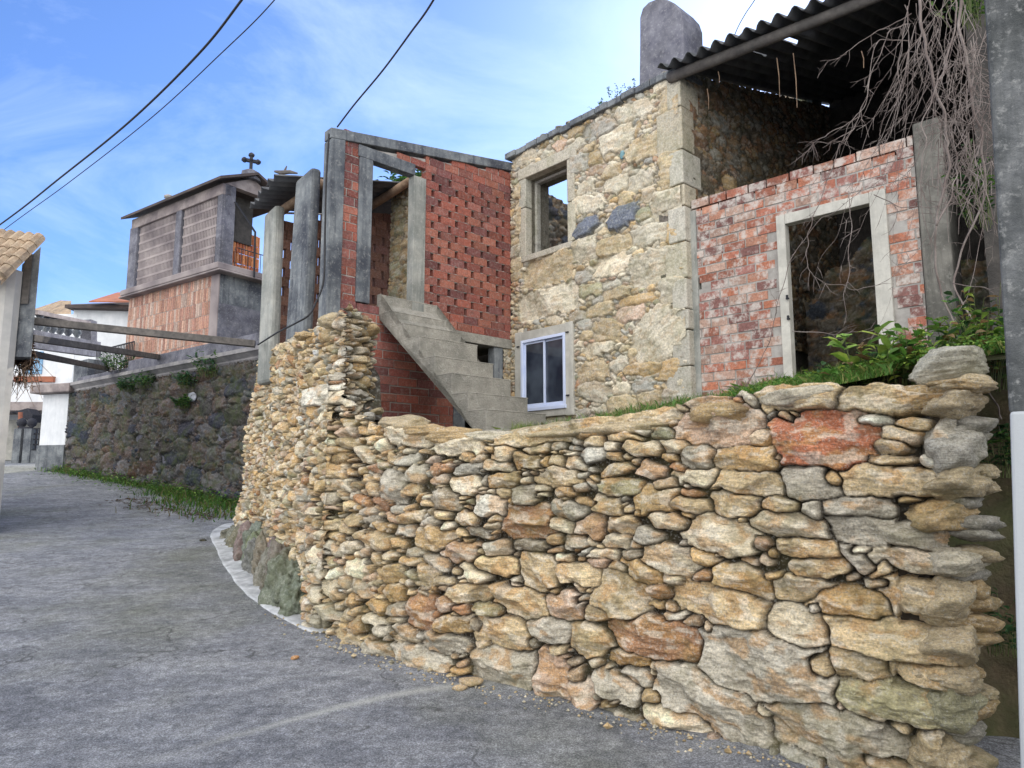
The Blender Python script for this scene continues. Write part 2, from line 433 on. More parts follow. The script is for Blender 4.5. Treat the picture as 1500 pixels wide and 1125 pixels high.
b.inputs['Transmission Weight'].default_value = 0; b.inputs['Specular IOR Level'].default_value = .8
lk(nt, mix(nt, ramp(nt, noise_(nt, 1.6, 3, .5), [(.4, 0), (.6, 1)]), (.02, .025, .04), (.07, .085, .11)), b.inputs['Base Color'])
M['glass'] = m
M['sil'] = mat_plain('dark_timber', (.02, .022, .03), (.05, .05, .06), 10, bstr=.3)

# ------------------------------------------------------------------ camera, sun, sky
cam = bpy.data.cameras.new('camera'); co = bpy.data.objects.new('camera', cam); COL.objects.link(co)
co.location = (0, 0, EYE); co.rotation_euler = (math.pi / 2 + PITCH, 0, 0)
cam.sensor_width = 36; cam.lens = F / 1500 * 36; cam.clip_end = 3000; cam.clip_start = .05
scn.camera = co
r_ = ray(1150, 30); SUNV = Vector(r_).normalized()
sel = math.asin(SUNV.z); saz = math.atan2(SUNV.x, SUNV.y)
sl = bpy.data.lights.new('sun', 'SUN'); so = bpy.data.objects.new('sun', sl); COL.objects.link(so)
sl.energy = 3.2; sl.angle = math.radians(.5); sl.color = (1, .93, .82)
so.rotation_euler = SUNV.to_track_quat('Z', 'Y').to_euler(); so.location = (20, 40, 30)
w = bpy.data.worlds.new('World'); scn.world = w; w.use_nodes = True
nt = w.node_tree; nt.nodes.clear()
wo = nd(nt, 'ShaderNodeOutputWorld'); bg = nd(nt, 'ShaderNodeBackground'); lk(nt, bg.outputs[0], wo.inputs[0])
sk = nd(nt, 'ShaderNodeTexSky', sky_type='NISHITA'); sk.sun_disc = False; sk.sun_elevation = sel; sk.sun_rotation = saz
sk.air_density = 1.0; sk.dust_density = .45; sk.ozone_density = 3.5
tc = nd(nt, 'ShaderNodeTexCoord')
mp = nd(nt, 'ShaderNodeMapping'); mp.inputs['Scale'].default_value = (1.4, 2.2, 3.4); mp.inputs['Rotation'].default_value = (0, .5, .5)
lk(nt, tc.outputs['Generated'], mp.inputs[0])
cl = noise_(nt, 1.7, 9, .62, mp.outputs[0], .6)
CLOUD = ramp(nt, cl, [(.47, 0), (.80, .40)])
skc = mix(nt, CLOUD, mix(nt, 1.0, sk.outputs[0], (.95, 1.15, 1.55), 'MULTIPLY'), (8.5, 10, 12.5))
# added unseen cloud bank in the sky behind the camera, to brighten the shaded walls
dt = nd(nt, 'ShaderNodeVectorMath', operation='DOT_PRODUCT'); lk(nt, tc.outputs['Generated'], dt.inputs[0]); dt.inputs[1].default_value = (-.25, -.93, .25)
fill_bank = nd(nt, 'ShaderNodeMath', operation='MULTIPLY'); lk(nt, ramp(nt, dt.outputs['Value'], [(.0, 0), (.55, 1)]), fill_bank.inputs[0]); lk(nt, ramp(nt, cl, [(.25, .55), (.6, 1)]), fill_bank.inputs[1])
skc = mix(nt, fill_bank.outputs[0], skc, (21, 20.8, 20.4))
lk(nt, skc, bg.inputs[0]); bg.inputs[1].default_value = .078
scn.view_settings.view_transform = 'Standard'; scn.view_settings.look = 'None'; scn.view_settings.exposure = .9; scn.view_settings.gamma = 1
scn.cycles.max_bounces = 6

# ------------------------------------------------------------------ road
yy = np.concatenate([np.arange(-40, 0, 2), np.arange(0, 30, .12), np.arange(30, 60, 1.5), np.array([70, 90, 130, 200, 400])])
xx = np.concatenate([np.array([-400, -200, -100, -60, -45]), np.arange(-34, -14, .8), np.arange(-14, 10, .15), np.arange(10, 30, 2), np.array([45, 60, 100, 200, 400])])
X, Y = np.meshgrid(xx, yy, indexing='ij'); Z = gz(X, Y) + fbm(X * .7, Y * .7, 3, 4) * .025 * (np.abs(Y) < 40) + fbm(X * 4, Y * 4, 2, 8) * .006
road = emit_grid('road', X, Y, Z, np.ones(X.shape + (3,)), np.ones((len(xx) - 1, len(yy) - 1), bool), M['soil'], base=(0, 0, 0))
tag(road, kind='structure')
m, nt, b = newmat('road_surface'); road.data.materials[0] = m
v = mapped(nt); n1 = noise_(nt, 90, 5, .8, v); n2 = noise_(nt, 1.1, 8, .68, v, .4); n3 = noise_(nt, 240, 3, .8, v); n4 = noise_(nt, .35, 5, .6, v)
st = noise_(nt, 1.6, 7, .7, mapped(nt, (1, 2.0, 1), (0, 0, .55)), .6)
c = mix(nt, ramp(nt, n2, [(.33, 0), (.66, 1)]), (.135, .142, .162), (.22, .227, .245))
c = mix(nt, ramp(nt, st, [(.44, 0), (.68, .65)]), c, (.32, .325, .33))
c = mix(nt, ramp(nt, st, [(.30, .5), (.50, 0)]), c, (.12, .125, .14))
c = mix(nt, ramp(nt, n4, [(.50, 0), (.66, .55)]), c, (.13, .135, .085))
c = mix(nt, 1, c, ramp(nt, n1, [(.32, .30), (.48, .85), (.66, 2.1)]), 'MULTIPLY')
c = mix(nt, ramp(nt, n3, [(.60, 0), (.72, .6)]), c, (.52, .52, .50))
n5 = noise_(nt, 13, 6, .75, v); c = mix(nt, 1, c, ramp(nt, n5, [(.34, .66), (.5, 1), (.66, 1.42)]), 'MULTIPLY')
vo = nd(nt, 'ShaderNodeTexVoronoi', feature='DISTANCE_TO_EDGE'); vo.inputs['Scale'].default_value = .55
wv_ = nd(nt, 'ShaderNodeVectorMath', operation='ADD'); lk(nt, v, wv_.inputs[0]); nz_ = nd(nt, 'ShaderNodeTexNoise'); nz_.inputs['Scale'].default_value = 2.5; nz_.inputs['Detail'].default_value = 6; lk(nt, v, nz_.inputs['Vector']); lk(nt, nz_.outputs['Color'], wv_.inputs[1]); lk(nt, wv_.outputs[0], vo.inputs['Vector'])
cm_ = nd(nt, 'ShaderNodeMath', operation='MULTIPLY'); lk(nt, ramp(nt, vo.outputs['Distance'], [(.0, .75), (.006, .5), (.012, 0)]), cm_.inputs[0]); lk(nt, ramp(nt, n2, [(.46, 0), (.56, 1)]), cm_.inputs[1])
c = mix(nt, cm_.outputs[0], c, (.05, .05, .05))
# pale worn streak that curves across the lane
tc = nd(nt, 'ShaderNodeTexCoord'); sx = nd(nt, 'ShaderNodeSeparateXYZ'); lk(nt, tc.outputs['Object'], sx.inputs[0])
sA = ground_hit(200, 1118); sB = ground_hit(430, 1052); sC = ground_hit(640, 1008)
# quadratic y = q0 + q1 x + q2 x^2 through three points
q = np.polyfit([sA.x, sB.x, sC.x], [sA.y, sB.y, sC.y], 2)
def mth(op, a, b_):
    n = nd(nt, 'ShaderNodeMath', operation=op)
    for i, v_ in enumerate((a, b_)):
        if v_ is None: continue
        if hasattr(v_, 'links') or hasattr(v_, 'is_linked'): lk(nt, v_, n.inputs[i])
        else: n.inputs[i].default_value = float(v_)
    return n.outputs[0]
xw = mth('ADD', sx.outputs[0], mth('MULTIPLY', mth('SUBTRACT', n2, .5), .25))
cur = mth('ADD', mth('MULTIPLY', mth('ADD', mth('MULTIPLY', xw, q[0]), q[1]), xw), q[2])
dd = mth('ABSOLUTE', mth('SUBTRACT', sx.outputs[1], cur), None)
fade = mth('MULTIPLY', ramp(nt, dd, [(.0, .75), (.09, 0)]), ramp(nt, n1, [(.3, .3), (.6, 1)]))
fade = mth('MULTIPLY', fade, ramp(nt, mth('MULTIPLY', mth('ADD', sx.outputs[0], 2.2), .3), [(.0, 0), (.25, 1), (.75, 1), (1, 0)]))
c = mix(nt, fade, c, (.50, .50, .46))
lk(nt, c, b.inputs['Base Color']); b.inputs['Roughness'].default_value = .85; b.inputs['Specular IOR Level'].default_value = .3
bump(nt, b, mth('ADD', n1, mth('MULTIPLY', n3, .5)), .9, .012)

# ------------------------------------------------------------------ dry stone wall along the lane
bpx = [(1700, 1290), (1440, 1185), (1140, 1110), (960, 1060), (800, 1020), (660, 990), (560, 958), (480, 925), (440, 898), (345, 785)]
pp = [ground_hit(*q_) for q_ in bpx]
pp = [(p.x, p.y) for p in pp]
pp = np.array(pp)              # starts right of the visible end
# smooth dense path (Catmull-Rom)
def catmull(pts, n=24):
    pts = [pts[0] * 2 - pts[1]] + list(pts) + [pts[-1] * 2 - pts[-2]]; out = []
    for i in range(1, len(pts) - 2):
        p0, p1, p2, p3 = pts[i - 1:i + 3]
        for k in range(n):
            t = k / n
            out.append(.5 * ((2 * p1) + (-p0 + p2) * t + (2 * p0 - 5 * p1 + 4 * p2 - p3) * t * t + (-p0 + 3 * p1 - 3 * p2 + p3) * t ** 3))
    out.append(pts[-2]); return np.array(out)
path = catmull([np.array(p) for p in pp])
arc = np.concatenate([[0], np.cumsum(np.hypot(*np.diff(path, axis=0).T))]); SMAX = arc[-1]
tang = np.gradient(path, arc, axis=0)
for _ in range(6): tang[1:-1] = (tang[:-2] + tang[1:-1] + tang[2:]) / 3
tang /= np.hypot(tang[:, 0], tang[:, 1])[:, None]
NX = -tang[:, 1] * 1; NY = tang[:, 0]
if (NX[0] * -path[0, 0] + NY[0] * -path[0, 1]) < 0: NX, NY = -NX, -NY      # towards the camera
def wpt(s, z, off):
    s = np.asarray(s)
    x = np.interp(s, arc, path[:, 0]); y = np.interp(s, arc, path[:, 1]); nx = np.interp(s, arc, NX); ny = np.interp(s, arc, NY)
    zb = z - gz(x, y); o = off - .07 * zb
    return x + nx * o, y + ny * o, z + 0 * x
def wall_hit(px, py):
    r = ray(px, py); best = None
    for i in range(len(path) - 1):
        ax, ay = path[i]; dx, dy = path[i + 1] - path[i]
        ox, oy = -NX[i] * .07, -NY[i] * .07
        ax += ox; ay += oy
        den = r[0] * dy - r[1] * dx
        if abs(den) < 1e-9: continue
        k = (ax * dy - ay * dx) / den; u = ((r[0] * k - ax) * dx + (r[1] * k - ay) * dy) / (dx * dx + dy * dy)
        if k > 0 and -.02 <= u <= 1.02 and (best is None or k < best[2]):
            best = (arc[i] + u * (arc[i + 1] - arc[i]), EYE + r[2] * k, k)
    if best is None:
        return (None, None)
    return best[:2]
toppx = [(1438, 548), (1380, 552), (1220, 564), (1100, 572), (1000, 592), (930, 618), (850, 626), (760, 636), (700, 638), (650, 642), (600, 640), (560, 628), (520, 606), (500, 590), (492, 470), (480, 456), (465, 464), (430, 484), (400, 503), (372, 516)]
tp = [wall_hit(*q_) for q_ in toppx]; tp = [t for t in tp if t[0] is not None]
tp.sort(); ts = np.array([t[0] for t in tp]); tz_ = np.array([t[1] for t in tp])
ztop = lambda s: np.interp(s, ts, tz_)
_se = [wall_hit(*q_) for q_ in ((1452, 560), (1436, 600), (1448, 650), (1430, 700), (1446, 760), (1428, 800), (1450, 880), (1462, 950), (1450, 990), (1440, 1040), (1428, 1110), (1425, 1180))]
_se = sorted([(z, s + .10) for s, z in _se if s is not None]); send = lambda z: np.interp(z, [a for a, b in _se], [b for a, b in _se])
def inside(s, z):
    return float(send(z)) <= s <= SMAX and z < float(ztop(s)) and z > -.2
K = [ # traced stones: px centre, half sizes, angle (deg, clockwise), colour, p
 (1161, 581, 62, 19, 0, 'tan', 3), (1322, 586, 105, 20, 4, 'tan', 3), (1392, 562, 52, 12, -2, 'ochre', 3), (1204, 642, 72, 40, 0, 'red', 3.2),
 (1273, 616, 31, 9, 3, 'white', 3), (1333, 618, 28, 9, 12, 'tan', 3), (1320, 635, 32, 13, 12, 'tan', 3), (1301, 653, 31, 12, 0, 'tan', 2.4), (1303, 673, 38, 9, 0, 'tan', 2.8),
 (1399, 644, 46, 37, 20, 'grey', 3), (1359, 674, 17, 11, 10, 'white', 2.6), (1184, 707, 40, 25, 0, 'grey', 2.6), (1335, 706, 105, 23, 2, 'tan', 3), (1095, 710, 60, 16, 4, 'tan', 2.6),
 (1218, 700, 12, 14, -30, 'ochre', 2.6), (1140, 740, 28, 12, 0, 'tan', 2.6), (1186, 748, 18, 14, 0, 'grey', 3), (1259, 742, 47, 17, -2, 'grey', 2.8), (1385, 754, 65, 22, 4, 'ochre', 2.8),
 (1327, 733, 20, 6, 0, 'ochre', 3), (1155, 769, 57, 17, 4, 'pale', 3), (1315, 784, 103, 22, 7, 'grey', 3.4), (1185, 803, 42, 14, 3, 'tan', 2.6), (1197, 830, 36, 13, 0, 'tan', 2.6),
 (1253, 820, 34, 11, 42, 'grey', 3), (1356, 826, 87, 18, 4, 'pale', 2.2), (1372, 882, 77, 32, 5, 'tan', 2.6), (1172, 864, 45, 18, 0, 'tan', 2.6), (1238, 884, 58, 20, 5, 'ochre', 2.8),
 (1164, 920, 43, 27, 5, 'pale', 3), (1335, 942, 125, 30, 5, 'tan', 3.2), (1256, 977, 44, 21, 0, 'tan', 2.8), (1375, 993, 74, 18, 5, 'tan', 3), (1325, 1031, 96, 31, 4, 'green', 3.4),
 (1118, 975, 94, 50, 10, 'grey', 2.8), (1228, 1077, 108, 43, 10, 'grey', 2.8), (1385, 1092, 46, 28, 25, 'tan', 2.8), (1043, 1028, 80, 36, 18, 'grey', 2.7), (962, 935, 62, 28, 5, 'rust', 2.8),
 (1053, 888, 67, 26, 8, 'tan', 3), (911, 873, 38, 31, 20, 'tan', 2.8), (1052, 782, 49, 27, 5, 'pale', 2.6), (1077, 737, 38, 20, 0, 'tan', 3), (981, 820, 38, 20, 10, 'pale', 2.6), (963, 733, 31, 20, 0, 'ochre', 2.6),
 (1085, 851, 42, 20, 10, 'ochre', 2.4), (1087, 670, 47, 20, 0, 'ochre', 3), (1018, 670, 20, 24, 0, 'grey', 3), (1043, 620, 55, 33, 0, 'pink', 3), (846, 629, 140, 12, -6, 'tan', 2.4), (938, 658, 24, 11, 0, 'tan', 2.6),
 (985, 652, 22, 11, 0, 'pale', 2.8), (812, 993, 26, 34, 4, 'pink', 4), (859, 1018, 21, 22, 0, 'pink', 3.4), (735, 927, 38, 23, 10, 'tan', 2.6), (805, 925, 33, 17, 5, 'grey', 2.8), (740, 977, 48, 27, 0, 'grey', 3),
 (760, 882, 38, 21, 5, 'tan', 3), (825, 887, 29, 20, 0, 'pink', 3), (868, 938, 32, 22, 10, 'tan', 2.8), (785, 838, 29, 26, 30, 'tan', 3), (939, 838, 30, 14, 12, 'ochre', 3),
 (489, 852, 31, 29, 0, 'tan', 2.8), (480, 895, 18, 26, 0, 'dark', 3), (622, 965, 36, 18, 6, 'grey', 2.8), (524, 938, 26, 13, 6, 'tan', 2.8), (565, 950, 22, 12, 6, 'grey', 2.8), (640, 789, 26, 15, 0, 'ochre', 3.6),
 (575, 715, 17, 24, 0, 'grey', 3), (624, 892, 17, 25, 10, 'rust', 3), (675, 808, 26, 14, 0, 'pink', 2.8), (546, 792, 23, 12, 0, 'tan', 2.8), (1010, 740, 24, 12, 0, 'tan', 2.6), (905, 770, 28, 14, 0, 'tan', 2.6),
 (865, 770, 22, 16, 0, 'pink', 3), (770, 765, 34, 24, 0, 'rust', 3.4), (815, 700, 32, 13, 0, 'tan', 2.6), (905, 715, 36, 12, 2, 'green', 2.6), (1200, 975, 22, 16, 0, 'tan', 2.8), (1290, 1110, 60, 14, 8, 'grey', 3),
 (1020, 700, 34, 12, 2, 'pale', 3), (700, 1008, 30, 10, 5, 'tan', 3), (655, 942, 30, 15, 4, 'grey', 2.8), (905, 1000, 34, 16, 20, 'grey', 3), (590, 640, 34, 12, 6, 'pale', 3), (660, 652, 40, 12, 4, 'pale', 3),
 (506, 505, 34, 7, 0, 'grey', 4), (504, 478, 32, 8, 4, 'tan', 3), (508, 546, 34, 6, 0, 'grey', 4), (490, 528, 22, 12, 10, 'tan', 2.6), (510, 580, 34, 12, 4, 'pale', 3), (462, 577, 18, 14, 0, 'white', 2.8)]
fixed = []
for px, py, hw, hh, an, cn, p_ in K:
    a0 = wall_hit(px - hw, py); a1 = wall_hit(px + hw, py); z0 = wall_hit(px, py - hh); z1 = wall_hit(px, py + hh)
    if None in (a0[0], a1[0], z0[0], z1[0]):
        continue
    c_ = wall_hit(px, py); kk = random.uniform(.85, 1.1)
    fixed.append(Stone(c_[0], c_[1], abs(a1[0] - a0[0]) / 2, abs(z1[1] - z0[1]) / 2, math.radians(an), p_, tuple(v * kk for v in PAL[cn]), random.uniform(.9, 1.3)))
# arc length grows towards the left of the picture, so clockwise in the picture keeps its sign
pal = [('tan', 5), ('ochre', 2.2), ('grey', 3), ('pale', 2.4), ('rust', .7), ('pink', 1), ('green', .7), ('dark', .4), ('white', .35)]
def wscale(s, z): return .82 + .35 * max(0, min(1, (3.4 - s) / 3)) + .12 * (z < 1.0)
stones = pack(0, SMAX, -.15, 3.95, fixed, [(.12, .20, .05, .09, 900, .10), (.09, .15, .035, .065, 4500, .12), (.055, .10, .026, .045, 6000, .16)], inside, pal, wscale, .012, .13, 1500, (2.8, 6.0), .016, .042)
for q_ in stones[len(fixed):]:
    q_.p = q_.p
sv = np.concatenate([np.arange(0, 4.2, .0065), np.arange(4.2, SMAX, .011)])
# field() wants even spacing: two runs
drywall = thing('dry_stone_wall', (float(path[60, 0]), float(path[60, 1]), 0), 'curving waist high to head high dry stone wall of tan and grey rubble beside the lane', 'stone wall')
def run(s0, s1, res, nm):
    sv_ = np.arange(s0, s1 + res, res); zv_ = np.arange(-.12, 3.95, res)
    S, Zq, h, stone, col, g1 = field(stones, sv_, zv_, .019, .015, .045, 1.25, 1.24, 2, gapcol=(.035, .028, .02), gaph=-.075, facet=.40, inset=.0022)
    col = np.clip(col * np.array([1.32, 1.275, 1.20]), 0, .85)
    zt = ztop(S)
    se = send(Zq); ok = (stone | ((Zq < zt - .05) & (S > se + .06))) & (Zq < zt + .08) & (S > se + .03) & ~((S < se + .22) & (g1 > 1.04))
    h = h - np.where(S < se + .30, np.clip((g1 - .72) / .30, 0, 1) ** 2 * .14, 0) - np.clip((se + .10 - S) / .10, 0, 1) ** 2 * .10
    keep = ok[:-1, :-1] & ok[1:, :-1] & ok[1:, 1:] & ok[:-1, 1:]
    xb = np.interp(S, arc, path[:, 0]); yb = np.interp(S, arc, path[:, 1])
    keep &= (Zq > gz(xb, yb) - .08)[:-1, :-1]
    # coarse undulation of the face
    h = h + fbm(S * 1.3, Zq * 1.6, 2, 12) * .10
    # edges of the top course roll back
    X, Y, Z = wpt(S, Zq, h)
    emit_grid(nm, X, Y, Z, col, keep, M['dry'], drywall)
run(0, 4.2, .0068, 'rubble_face'); run(4.2, SMAX, .011, 'rubble_face')
# the core: closes the wall behind its face, with a top and a back
mb = MB(); S0 = wall_hit(1425, 800)[0] + .22; ss = np.arange(S0, SMAX + .1, .1)
cols_ = []
for s in ss:
    zt = float(min(ztop(s - .32), ztop(s - .16), ztop(s), ztop(s + .1))) - .07; row = []
    ow = -.36 if zt > 2.7 else -.5
    for (off, z) in ((-.15, -.2), (-.15, zt), (ow, zt), (ow, -.2)):
        x, y, z_ = wpt(s, z, off); row.append((float(x), float(y), float(z_)))
    cols_.append(row)
vs = [p for r in cols_ for p in r]; fs = []
for i in range(len(ss) - 1):
    for j in range(4):
        fs.append((i * 4 + j, i * 4 + (j + 1) % 4, (i + 1) * 4 + (j + 1) % 4, (i + 1) * 4 + j))
fs += [(0, 1, 2, 3), tuple((len(ss) - 1) * 4 + k for k in (3, 2, 1, 0))]
mb.add(vs, fs, (.05, .04, .03)); mb.build('wall_core', M['rock'], drywall)

def rock_mesh(c, sx, sy, sz, rot=0, seed=0, sub=4, planes=14, rough=.06, tilt=0, lay=.0):
    """angular weathered rock: soft intersection of half spaces, then noise"""
    rg = random.Random(seed)
    import bmesh
    bm = bmesh.new(); bmesh.ops.create_icosphere(bm, subdivisions=sub, radius=1)
    pl = []
    for _ in range(planes):
        v = Vector((rg.gauss(0, 1), rg.gauss(0, 1), rg.gauss(0, .8))).normalized(); pl.append((v, rg.uniform(.62, 1.0)))
    R = Vector((0, 0, 1)); cr, sr = math.cos(rot), math.sin(rot); ct, st_ = math.cos(tilt), math.sin(tilt)
    vs = []
    for v in bm.verts:
        d = v.co.normalized(); r = 1.1
        for n, k in pl:
            q = d.dot(n)
            if q > .05: r = min(r, k / q)
        r = r * .8 + .2 * .9
        p = d * r
        nz = mn.fractal(p * 2.2 + Vector((seed * 1.7, seed, 0)), .9, 2.1, 4) * rough * 1.6
        nz += (mn.noise(Vector((p.x * 1.5, p.y * 1.5, p.z * 9 + seed))) * lay)
        p = p + d * nz
        x, y, z = p.x * sx, p.y * sy, p.z * sz
        x, z = x * ct - z * st_, x * st_ + z * ct
        vs.append((c[0] + x * cr - y * sr, c[1] + x * sr + y * cr, c[2] + z))
    fs = [tuple(v.index for v in f.verts) for f in bm.faces]; bm.free()
    return vs, fs
def rock(name, c, s, rot, seed, col, parent=None, mat='dry', sub=4, rough=.06, tilt=0, lay=.03, base=None):
    vs, fs = rock_mesh(c, *s, rot, seed, sub, 14, rough, tilt, lay)
    return mesh_obj(name, vs, fs, M[mat], parent, base, [col] * len(vs), True)
wall_rot = lambda s: math.atan2(float(np.interp(s, arc, tang[:, 1])), float(np.interp(s, arc, tang[:, 0])))
# cap stones: one lump each on top, traced then filled in
caps = [(1161, 580, 64, 17), (1310, 585, 100, 18), (1396, 560, 48, 13), (1043, 606, 52, 18), (846, 629, 138, 12), (700, 640, 40, 9), (650, 638, 36, 11), (600, 632, 34, 10), (562, 622, 28, 12)]
k_ = 0
for px, py, hw, hh in caps:
    a0 = wall_hit(px - hw, py); a1 = wall_hit(px + hw, py); z0 = wall_hit(px, py - hh); z1 = wall_hit(px, py + hh); c_ = wall_hit(px, py)
    if None in (a0[0], a1[0], z0[0], z1[0], c_[0]): continue
    a = abs(a1[0] - a0[0]) / 2; b_ = abs(z1[1] - z0[1]) / 2
    x, y, z = wpt(c_[0], c_[1], -.13)
    cc = PAL[random.choice(['tan', 'tan', 'pale', 'ochre'])]; k_ += 1
    rock('cap_stone', (float(x), float(y), float(z)), (a * 1.08, .22, b_ * 1.25), wall_rot(c_[0]), 30 + k_, cc, drywall, lay=.08, tilt=0)
s = S0
while s < SMAX:
    a = random.uniform(.08, .17); b_ = random.uniform(.035, .07); off = random.choice([-.12, -.2, -.3])
    x, y, z = wpt(s, float(ztop(s)) - .045, off)
    cc = PAL[random.choice(['tan', 'pale', 'grey', 'ochre', 'pink'])]
    rock('cap_stone', (float(x), float(y), float(z)), (a, random.uniform(.07, .13), b_), wall_rot(s) + random.uniform(-.4, .4), int(s * 100) + 7, cc, drywall, sub=3, lay=.05, tilt=random.uniform(-.15, .15))
    s += a * random.uniform(.9, 1.5)
# stacked slabs that close the step between the tall and the low stretch
p = P(492, 470, 7.35); rock('cap_stone', p, (.19, .16, .10), -.5, 51, PAL['tan'], drywall, lay=.05)
p = P(512, 482, 7.4); rock('cap_stone', p, (.20, .16, .06), -.5, 52, PAL['pale'], drywall, lay=.05)
p = P(446, 492, 8.2); rock('cap_stone', p, (.14, .12, .06), -.9, 53, PAL['ochre'], drywall, lay=.05)
sE = wall_hit(494, 540)[0]
END_FRAME = sE
for i, (px, py, hw, hh, an, cn, p_) in enumerate(K):
    if px + hw < 1412 or py > 1100: continue
    xr = 1456 - (i * 37 % 23); xc_ = xr - 62; c_ = wall_hit(xc_, py + 44 * math.tan(math.radians(an)) * .8); z0 = wall_hit(xc_, py - hh); z1 = wall_hit(xc_, py + hh)
    if c_[0] is None or z0[0] is None or z1[0] is None: continue
    x, y, z = wpt(c_[0], c_[1], -.115)
    kk = random.uniform(.9, 1.05); rock('end_stone', (float(x), float(y), float(z)), (.17, .20, abs(z1[1] - z0[1]) / 2 * 1.22), wall_rot(c_[0]), 500 + i, tuple(v * kk for v in PAL[cn]), drywall, sub=4, lay=.10, rough=.10, tilt=-math.radians(an) * .6)
for i in range(24):
    py = 590 + i * 25 + random.uniform(-6, 6); c_ = wall_hit(1396 + random.uniform(-14, 14), py)
    if c_[0] is None: continue
    x, y, z = wpt(c_[0], c_[1], -.20); rock('end_stone', (float(x), float(y), float(z)), (.16, .15, random.uniform(.04, .075)), wall_rot(c_[0]), 600 + i, tuple(v * .8 for v in PAL[random.choice(['tan', 'ochre', 'grey'])]), drywall, sub=3, lay=.08, rough=.10)
# grit and chips along the foot of the wall
mb = MB()
for i in range(900):
    s_ = random.uniform(S0, SMAX); o_ = .02 + abs(random.gauss(0, .10)); x, y, _ = wpt(s_, float(gz(0, 4)), o_); x, y = float(x), float(y); g = float(gz(x, y)); r = random.uniform(.003, .011) * (2.2 if random.random() < .05 else 1)
    c = PAL[random.choice(['tan', 'grey', 'pale', 'ochre'])]; q0 = Vector((x, y, g + r * .7)); a = random.uniform(0, 3)
    vs = [q0 + Vector((math.cos(a + k * 1.57) * r * random.uniform(.8, 1.8), math.sin(a + k * 1.57) * r * random.uniform(.7, 1.5), random.uniform(-.3, .3) * r)) for k in range(4)] + [q0 + Vector((0, 0, r)), q0 - Vector((0, 0, r))]
    mb.add(vs, [(0, 1, 4), (1, 2, 4), (2, 3, 4), (3, 0, 4), (1, 0, 5), (2, 1, 5), (3, 2, 5), (0, 3, 5)], c)
o = mb.build('stone_grit', M['rock'], None, tuple(ground_hit(800, 1020))); tag(o, 'small stone chips and grit scattered along the foot of the dry stone wall', 'gravel', kind='stuff')
# the boulder lying on the wall, the bedrock foot, loose stones on the lane
s_, z_ = wall_hit(1372, 560); x, y, z = wpt(s_, ztop(s_), -.16); p = Vector((float(x), float(y), float(z) + .085)); rock('boulder', p, (.22, .18, .12), wall_rot(s_), 5, (.50, .47, .38), None, 'dry', 5, .05, -.12, .05, base=(p.x, p.y, p.z - .1))
tag(bpy.data.objects['boulder'], 'large pale grey boulder lying on top of the right end of the stone wall', 'boulder')
oc = thing('rock_outcrop', tuple(ground_hit(395, 860)), 'dark mossy bedrock outcrop under the rounded left foot of the dry stone wall', 'rock')
sa_, sb_ = wall_hit(448, 880)[0], SMAX - .25
for i in range(17):
    f_ = i / 16; s_ = sa_ + (sb_ - sa_) * f_; x, y, _ = wpt(s_, float(gz(0, 8)), .02 + .05 * math.sin(i * 2.1)); x, y = float(x), float(y); hgt = .16 + .30 * math.sin(math.pi * min(1, f_ * .8 + .2)) * random.uniform(.7, 1.15)
    rock('bedrock', (x, y, float(gz(x, y)) + hgt * .25), (random.uniform(.24, .36), random.uniform(.16, .24), hgt), wall_rot(s_) + random.uniform(-.3, .3), 90 + i, tuple(v * random.uniform(.8, 1.15) for v in (.17, .155, .12)), oc, 'rock', 5, .15, random.uniform(-.3, .3), .10)
lab = ['flat tan stone on the lane at the foot of the wall, larger of the pair', 'small tan pebble on the lane beside the flat tan stone']
for i, (px, py, s_) in enumerate([(690, 1002, .075), (672, 1010, .045)]):
    g = ground_hit(px, py); o = rock('loose_stone', (g.x, g.y, g.z + s_ * .2), (s_ * 1.5, s_, s_ * .45), .2, 120 + i, (.50, .37, .22), sub=3)
    tag(o, lab[i], 'stone')
for i, (px, py, s_, lb) in enumerate([(298, 793, .05, 'small dark stone on the lane beside the pale cement strip'), (432, 1048 - 83, .03, 'tiny orange stone chip lying on the lane near the wall bend')]):
    g = ground_hit(px, py); o = rock('loose_stone', (g.x, g.y, g.z + s_ * .3), (s_ * 1.3, s_, s_ * .6), .2, 130 + i, [(.04, .04, .04), (.55, .28, .12)][i], sub=3)
    tag(o, lb, 'stone')

# pale cement strip poured along the foot of the wall
st = [((345, 765), (372, 762)), ((318, 766), (345, 778)), ((299, 779), (342, 796)), ((308, 806), (345, 812)), ((322, 836), (362, 830)), ((345, 868), (380, 850)), ((375, 893), (410, 880)), ((410, 912), (440, 900)), ((436, 926), (470, 915)), ((462, 928), (490, 925))]
L = [ground_hit(*a) for a, b_ in st]; Rr = [ground_hit(*b_) for a, b_ in st]
L2 = catmull([np.array((p.x, p.y)) for p in L], 12); R2 = catmull([np.array((p.x, p.y)) for p in Rr], 12)
nx_ = 14; vs = []; 
for i in range(len(L2)):
    for j in range(nx_):
        t = .22 + .78 * j / (nx_ - 1); p = L2[i] * (1 - t) + R2[i] * t
        j0 = float(fbm(np.array(p[0] * 2.2), np.array(p[1] * 2.2), 3, 6)) * .10 * (1 - t)
        x, y = p[0] + j0 * .5, p[1]
        zz = gz(x, y) + float(fbm(np.array(x * .7), np.array(y * .7), 3, 4)) * .025 + float(fbm(np.array(x * 4), np.array(y * 4), 2, 8)) * .006
        vs.append((x, y, float(zz) + (.006 + .02 * t if 0 < j else -.012)))
fs = [(i * nx_ + j, i * nx_ + j + 1, (i + 1) * nx_ + j + 1, (i + 1) * nx_ + j) for i in range(len(L2) - 1) for j in range(nx_ - 1)]
